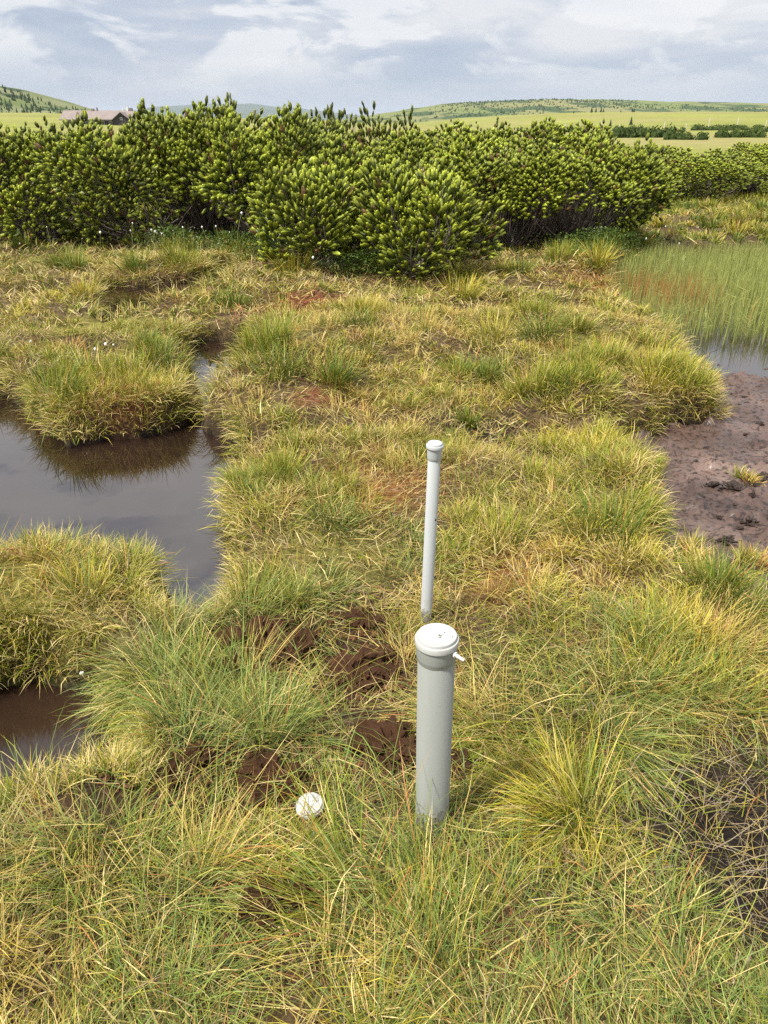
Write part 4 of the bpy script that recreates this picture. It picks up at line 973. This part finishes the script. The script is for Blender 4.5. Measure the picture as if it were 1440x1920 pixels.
poles = [(31.4, 165.0, 0.76, 'leftmost pale marker pole, small, on the meadow'), (35.6, 165.0, 1.17, 'pale marker pole, second from the left'), (42.7, 165.0, 1.98, 'tall pale marker pole, third from the left'), (46.3, 165.0, 1.11, 'pale marker pole, fourth from the left'), (50.9, 165.0, 0.88, 'short pale marker pole in mid meadow'), (55.1, 165.0, 1.54, 'pale marker pole left of the thin low pine band'), (59.4, 165.0, 1.30, 'pale marker pole right of the thin low pine band'), (63.8, 165.0, 2.21, 'tall leaning marker pole above the nearest dark band'), (69.4, 165.0, 2.28, 'tallest marker pole, second from the right edge'), (75.0, 165.0, 1.74, 'pale marker pole nearest the right edge')]
for i, (x, y, h, lb) in enumerate(poles):
    v_, q_ = tubes(np.array([[[0, 0, -.3], [.02 * h, 0, h * .5], [.05 * h, 0, h]]], float), np.array([[.075, .07, .065]]), 6)
    o = link('marker_pole', mesh_np('marker_pole', v_, [q_], None, True), M_POLE); o.location = (x, y, float(terrain(np.array([float(x)]), np.array([float(y)]))[0])); tag(o, lb, 'pole', 'marker poles along the meadow path')

def boxmesh(name, x0, x1, y0, y1, z0_, z1_):
    me = bpy.data.meshes.new(name); me.from_pydata([(x0, y0, z0_), (x1, y0, z0_), (x1, y1, z0_), (x0, y1, z0_), (x0, y0, z1_), (x1, y0, z1_), (x1, y1, z1_), (x0, y1, z1_)], [], [(3, 2, 1, 0), (4, 5, 6, 7), (0, 1, 5, 4), (1, 2, 6, 5), (2, 3, 7, 6), (3, 0, 4, 7)]); return me
M_ROOF = plain('brown_roof', (.215, .175, .160), .7, .12, .5, .2, .05); M_WALLD = plain('dark_timber', (.050, .042, .042), .8, .25, 2, .2, .02); M_TRIM = plain('white_trim', (.72, .72, .70), .6, .05, 5, 0); M_CHIM = plain('chimney_masonry', (.20, .17, .16), .8, .2, 4, 0)
M_PANE = plain('window_pane', (.05, .06, .07), .1, .1, 3, 0, 0, .6)
CY = 250.0; ch = empty('chalet', (-84.0, CY, -.35)); tag(ch, 'long low mountain chalet with brown roof behind the hedge', 'building')
zr = 4.75; ze = 2.55   # ridge and eaves above the plain
link('wall', boxmesh('wall', -9.5, 10.0, -4.0, 4.0, -1.0, ze), M_WALLD, ch)
def gable_roof(name, x0, x1, hy, ze_, zr_, along='x', th=.25):
    P = [(-hy, ze_), (0, zr_), (hy, ze_), (hy, ze_ + th), (0, zr_ + th), (-hy, ze_ + th)]
    V = []
    for xx in (x0, x1):
        for (a, b) in P: V.append((xx, a, b) if along == 'x' else (a, xx, b))
    Fc = [(0, 1, 7, 6), (1, 2, 8, 7), (2, 3, 9, 8), (3, 4, 10, 9), (4, 5, 11, 10), (5, 0, 6, 11), (0, 5, 4, 1), (1, 4, 3, 2), (6, 7, 10, 11), (7, 8, 9, 10)]
    me = bpy.data.meshes.new(name); me.from_pydata(V, [], Fc); bm_ = bmesh.new(); bm_.from_mesh(me); bmesh.ops.recalc_face_normals(bm_, faces=bm_.faces); bm_.to_mesh(me); bm_.free(); return me
rf = link('roof', gable_roof('roof', -10.6, 10.4, 5.0, ze - .4, zr - .25), M_ROOF, ch)
gb = bpy.data.meshes.new('gable_wall'); gb.from_pydata([(5.4, -5.6, -1), (10.2, -5.6, -1), (10.2, -5.6, 2.3), (7.8, -5.6, 4.0), (5.4, -5.6, 2.3), (5.4, -3.9, -1), (10.2, -3.9, -1), (10.2, -3.9, 2.3), (7.8, -3.9, 4.0), (5.4, -3.9, 2.3)], [], [(0, 1, 2, 3, 4), (9, 8, 7, 6, 5), (1, 6, 7, 2), (5, 0, 4, 9), (4, 3, 8, 9), (3, 2, 7, 8)])
link('gable_wall', gb, M_WALLD, ch)
gr = link('gable_roof', gable_roof('gable_roof', -6.1, -1.5, 2.9, 2.05, 4.15, 'y', .16), M_ROOF, ch); gr.location = (7.8, 0, 0)
w1 = link('window', boxmesh('window', 7.4, 8.1, -5.66, -5.58, 2.2, 2.9), M_TRIM, ch); link('pane', boxmesh('pane', 7.5, 8.0, -5.68, -5.64, 2.3, 2.8), M_PANE, w1)
for x in (-7.5, -5.2, -2.9, -.6, 1.7, 4.0):
    w1 = link('window', boxmesh('window', x - .5, x + .5, -4.08, -3.98, .9, 1.9), M_TRIM, ch); link('pane', boxmesh('pane', x - .4, x + .4, -4.11, -4.05, 1.0, 1.8), M_PANE, w1)
for (x, w_, h_, m_) in ((-2.0, .7, .45, M_CHIM), (-.7, .18, .75, M_CHIM), (8.3, .5, .9, M_TRIM), (9.3, .9, .6, M_CHIM), (7.0, .35, .55, M_TRIM)):
    link('chimney', boxmesh('chimney', x - w_ / 2, x + w_ / 2, -.4, .4, zr - .6, zr + h_), m_, rf)

# ------------------------------------------------------------------ hills
def hill_mat(name, light, dark, tan, scale, cut):
    m, nt, b, out = new_mat(name)
    tc = N(nt, 'ShaderNodeTexCoord'); mp = mapping(nt, tc.outputs['Object'], (1, .45, 2.2)); n = noise(nt, mp.outputs[0], scale, 7, .62); n2 = noise(nt, mp.outputs[0], scale * .35, 4, .5)
    a = ramp(nt, [(.40, light), (.62, tan)]); nt.links.new(n2.outputs['Fac'], a.inputs[0])
    k = ramp(nt, [(cut, 1.0), (cut + .05, 0.0)]); nt.links.new(n.outputs['Fac'], k.inputs[0])
    nt.links.new(mixc(nt, k.outputs[0], a.outputs[0], dark), b.inputs['Base Color']); b.inputs['Roughness'].default_value = .9; b.inputs['Specular IOR Level'].default_value = .1
    return m
def hill(name, prof, Yd, depth, mat, label, seed, amp):
    """ridge line given as (x, height above the plain) at distance Yd, falling away to front and back"""
    px = np.array([p[0] for p in prof], float); pz = np.array([p[1] for p in prof], float)
    xs_ = np.linspace(px[0], px[-1], 160); zs = np.interp(xs_, px, pz) 
    kk = np.ones(7) / 7; zs = np.convolve(np.pad(zs, 3, mode='edge'), kk, 'valid')
    ts = np.linspace(-1, 1, 60)
    XX, TT = np.meshgrid(xs_, ts)
    sh = np.where(TT < 0, sstep(-1, 0, TT) ** .8, 1 - sstep(0, 1, TT))
    ZZ = zs[None] * sh + (fbm(XX * 6 / abs(px[-1] - px[0]) * 5, TT * 3, seed, 4) - .5) * amp * sh - 3 * (1 - sh)
    YY = Yd + TT * depth
    i_ = (np.arange(59)[:, None] * 160 + np.arange(159)[None]).ravel(); q_ = np.stack([i_, i_ + 1, i_ + 161, i_ + 160], 1)
    o = link(name, mesh_np(name, np.stack([XX.ravel(), YY.ravel(), ZZ.ravel()], 1), [q_], None, True), mat)
    tag(o, label, None, None, 'structure')
    return XX, YY, ZZ
M_H1 = hill_mat('right_hill_turf', (.135, .165, .055), (.050, .078, .032), (.19, .185, .078), .016, .44)
M_H2 = hill_mat('left_hill_turf', (.115, .145, .045), (.045, .070, .026), (.20, .20, .11), .03, .42)
M_H3 = plain('distant_ridge_forest', (.05, .075, .045), .9, .2, .002, 0)
D1 = 1700.
def ridge(pts, Yd):   # profile read as bearings: tangent across and tangent up
    out = []
    for x_, y_ in pts:
        u = (x_ - 720) / F_; v_ = (y_ - 960) / F_; t = Yd / (c_ - v_ * s_); out.append((u * t, 1.45 - t * (s_ + v_ * c_)))
    return out
hr_ = hill('hill', ridge([(480, 231), (620, 229), (690, 219), (760, 207), (850, 194), (930, 189), (1030, 187), (1100, 189), (1200, 193), (1300, 195), (1440, 197), (1700, 200), (2100, 214)], D1), D1, 900, M_H1, 'broad green hill with dark shrub patches at right', 201, 10)
hl_ = hill('hill', ridge([(-700, 150), (-300, 135), (-100, 148), (0, 164), (40, 172), (80, 189), (120, 201), (165, 206), (200, 213), (260, 229)], 800.), 800., 420, M_H2, 'steep green hill with scattered spruces at far left', 211, 5)
hb_ = hill('far_ridge', ridge([(300, 200), (400, 195), (450, 194), (480, 195), (515, 201), (530, 200), (600, 208), (690, 218), (800, 229), (900, 231)], 9000.), 9000., 1800, M_H3, 'blue ridge on the horizon above mid hedge', 221, 20)
def scatter(name, H_, n, hmin, hmax, sel, mat, label, seed, squat=1.0):
    g = np.random.default_rng(seed); XX, YY, ZZ = [k.ravel() for k in H_]
    idx = np.nonzero(sel(XX, YY, ZZ))[0]; idx = g.choice(idx, n)
    W1 = abs(H_[0][0, 1] - H_[0][0, 0]); D_ = abs(H_[1][1, 0] - H_[1][0, 0])
    x = XX[idx] + g.uniform(-.5, .5, n) * W1; y = YY[idx] + g.uniform(-.5, .5, n) * D_; z = ZZ[idx]; h = g.uniform(hmin, hmax, n)
    k = 6; a = np.arange(k) * 2 * np.pi / k
    base = np.stack([np.cos(a) * .28 * squat, np.sin(a) * .28 * squat, np.full(k, -.25)], 1)
    midr = np.stack([np.cos(a + .5) * .20 * squat, np.sin(a + .5) * .20 * squat, np.full(k, .35)], 1)
    T_ = np.concatenate([base, midr, [[0, 0, 1.0]]])
    V = T_[None] * h[:, None, None] * g.uniform(.8, 1.2, (n, 13, 1)) + np.stack([x, y, z], 1)[:, None]
    i = np.arange(k); j = (i + 1) % k
    f = np.concatenate([np.stack([i, j, 6 + i], 1), np.stack([j, 6 + j, 6 + i], 1), np.stack([6 + i, 6 + j, np.full(k, 12)], 1)])
    Fs = (np.arange(n) * 13)[:, None, None] + f[None]
    c = np.repeat((np.array([(.040, .064, .026)]) * g.uniform(.6, 1.5, n)[:, None])[:, None], 13, 1)
    tag(link(name, mesh_np(name, V.reshape(-1, 3), [Fs.reshape(-1, 3)], c.reshape(-1, 3)), mat), label, 'wood', None, 'stuff')
scatter('hillside_spruces', hl_, 1800, 2.0, 4.6, lambda x, y, z: (y < 800) & (x > -620) & (fbm(x * .02, y * .03, 5, 3) > .45) & (z < 62), M_FAR, 'scattered spruces on the far left hillside', 5)
scatter('hillside_shrubs', hr_, 4200, 1.0, 2.4, lambda x, y, z: (y < D1) & (x < 2000) & (fbm(x * .006, y * .008, 15, 3) > .50 + .00010 * np.clip(x, 0, 1000)), M_FAR, 'dark pine shrubs scattered over the right hillside', 6, 2.2)

# ------------------------------------------------------------------ haze
hz = link('haze', boxmesh('haze', -13500, 13500, -330, 13500, -6, 200))
mh_ = bpy.data.materials.new('haze_air'); mh_.use_nodes = True; nt = mh_.node_tree; nt.nodes.clear()
o_ = N(nt, 'ShaderNodeOutputMaterial'); pv = N(nt, 'ShaderNodeVolumePrincipled')
pv.inputs['Color'].default_value = (.74, .83, .95, 1); pv.inputs['Density'].default_value = 0.6e-4; pv.inputs['Anisotropy'].default_value = 0.0
nt.links.new(pv.outputs[0], o_.inputs['Volume']); hz.data.materials.append(mh_)
tag(hz, 'thin pale haze over the whole plain', 'haze', None, 'stuff')
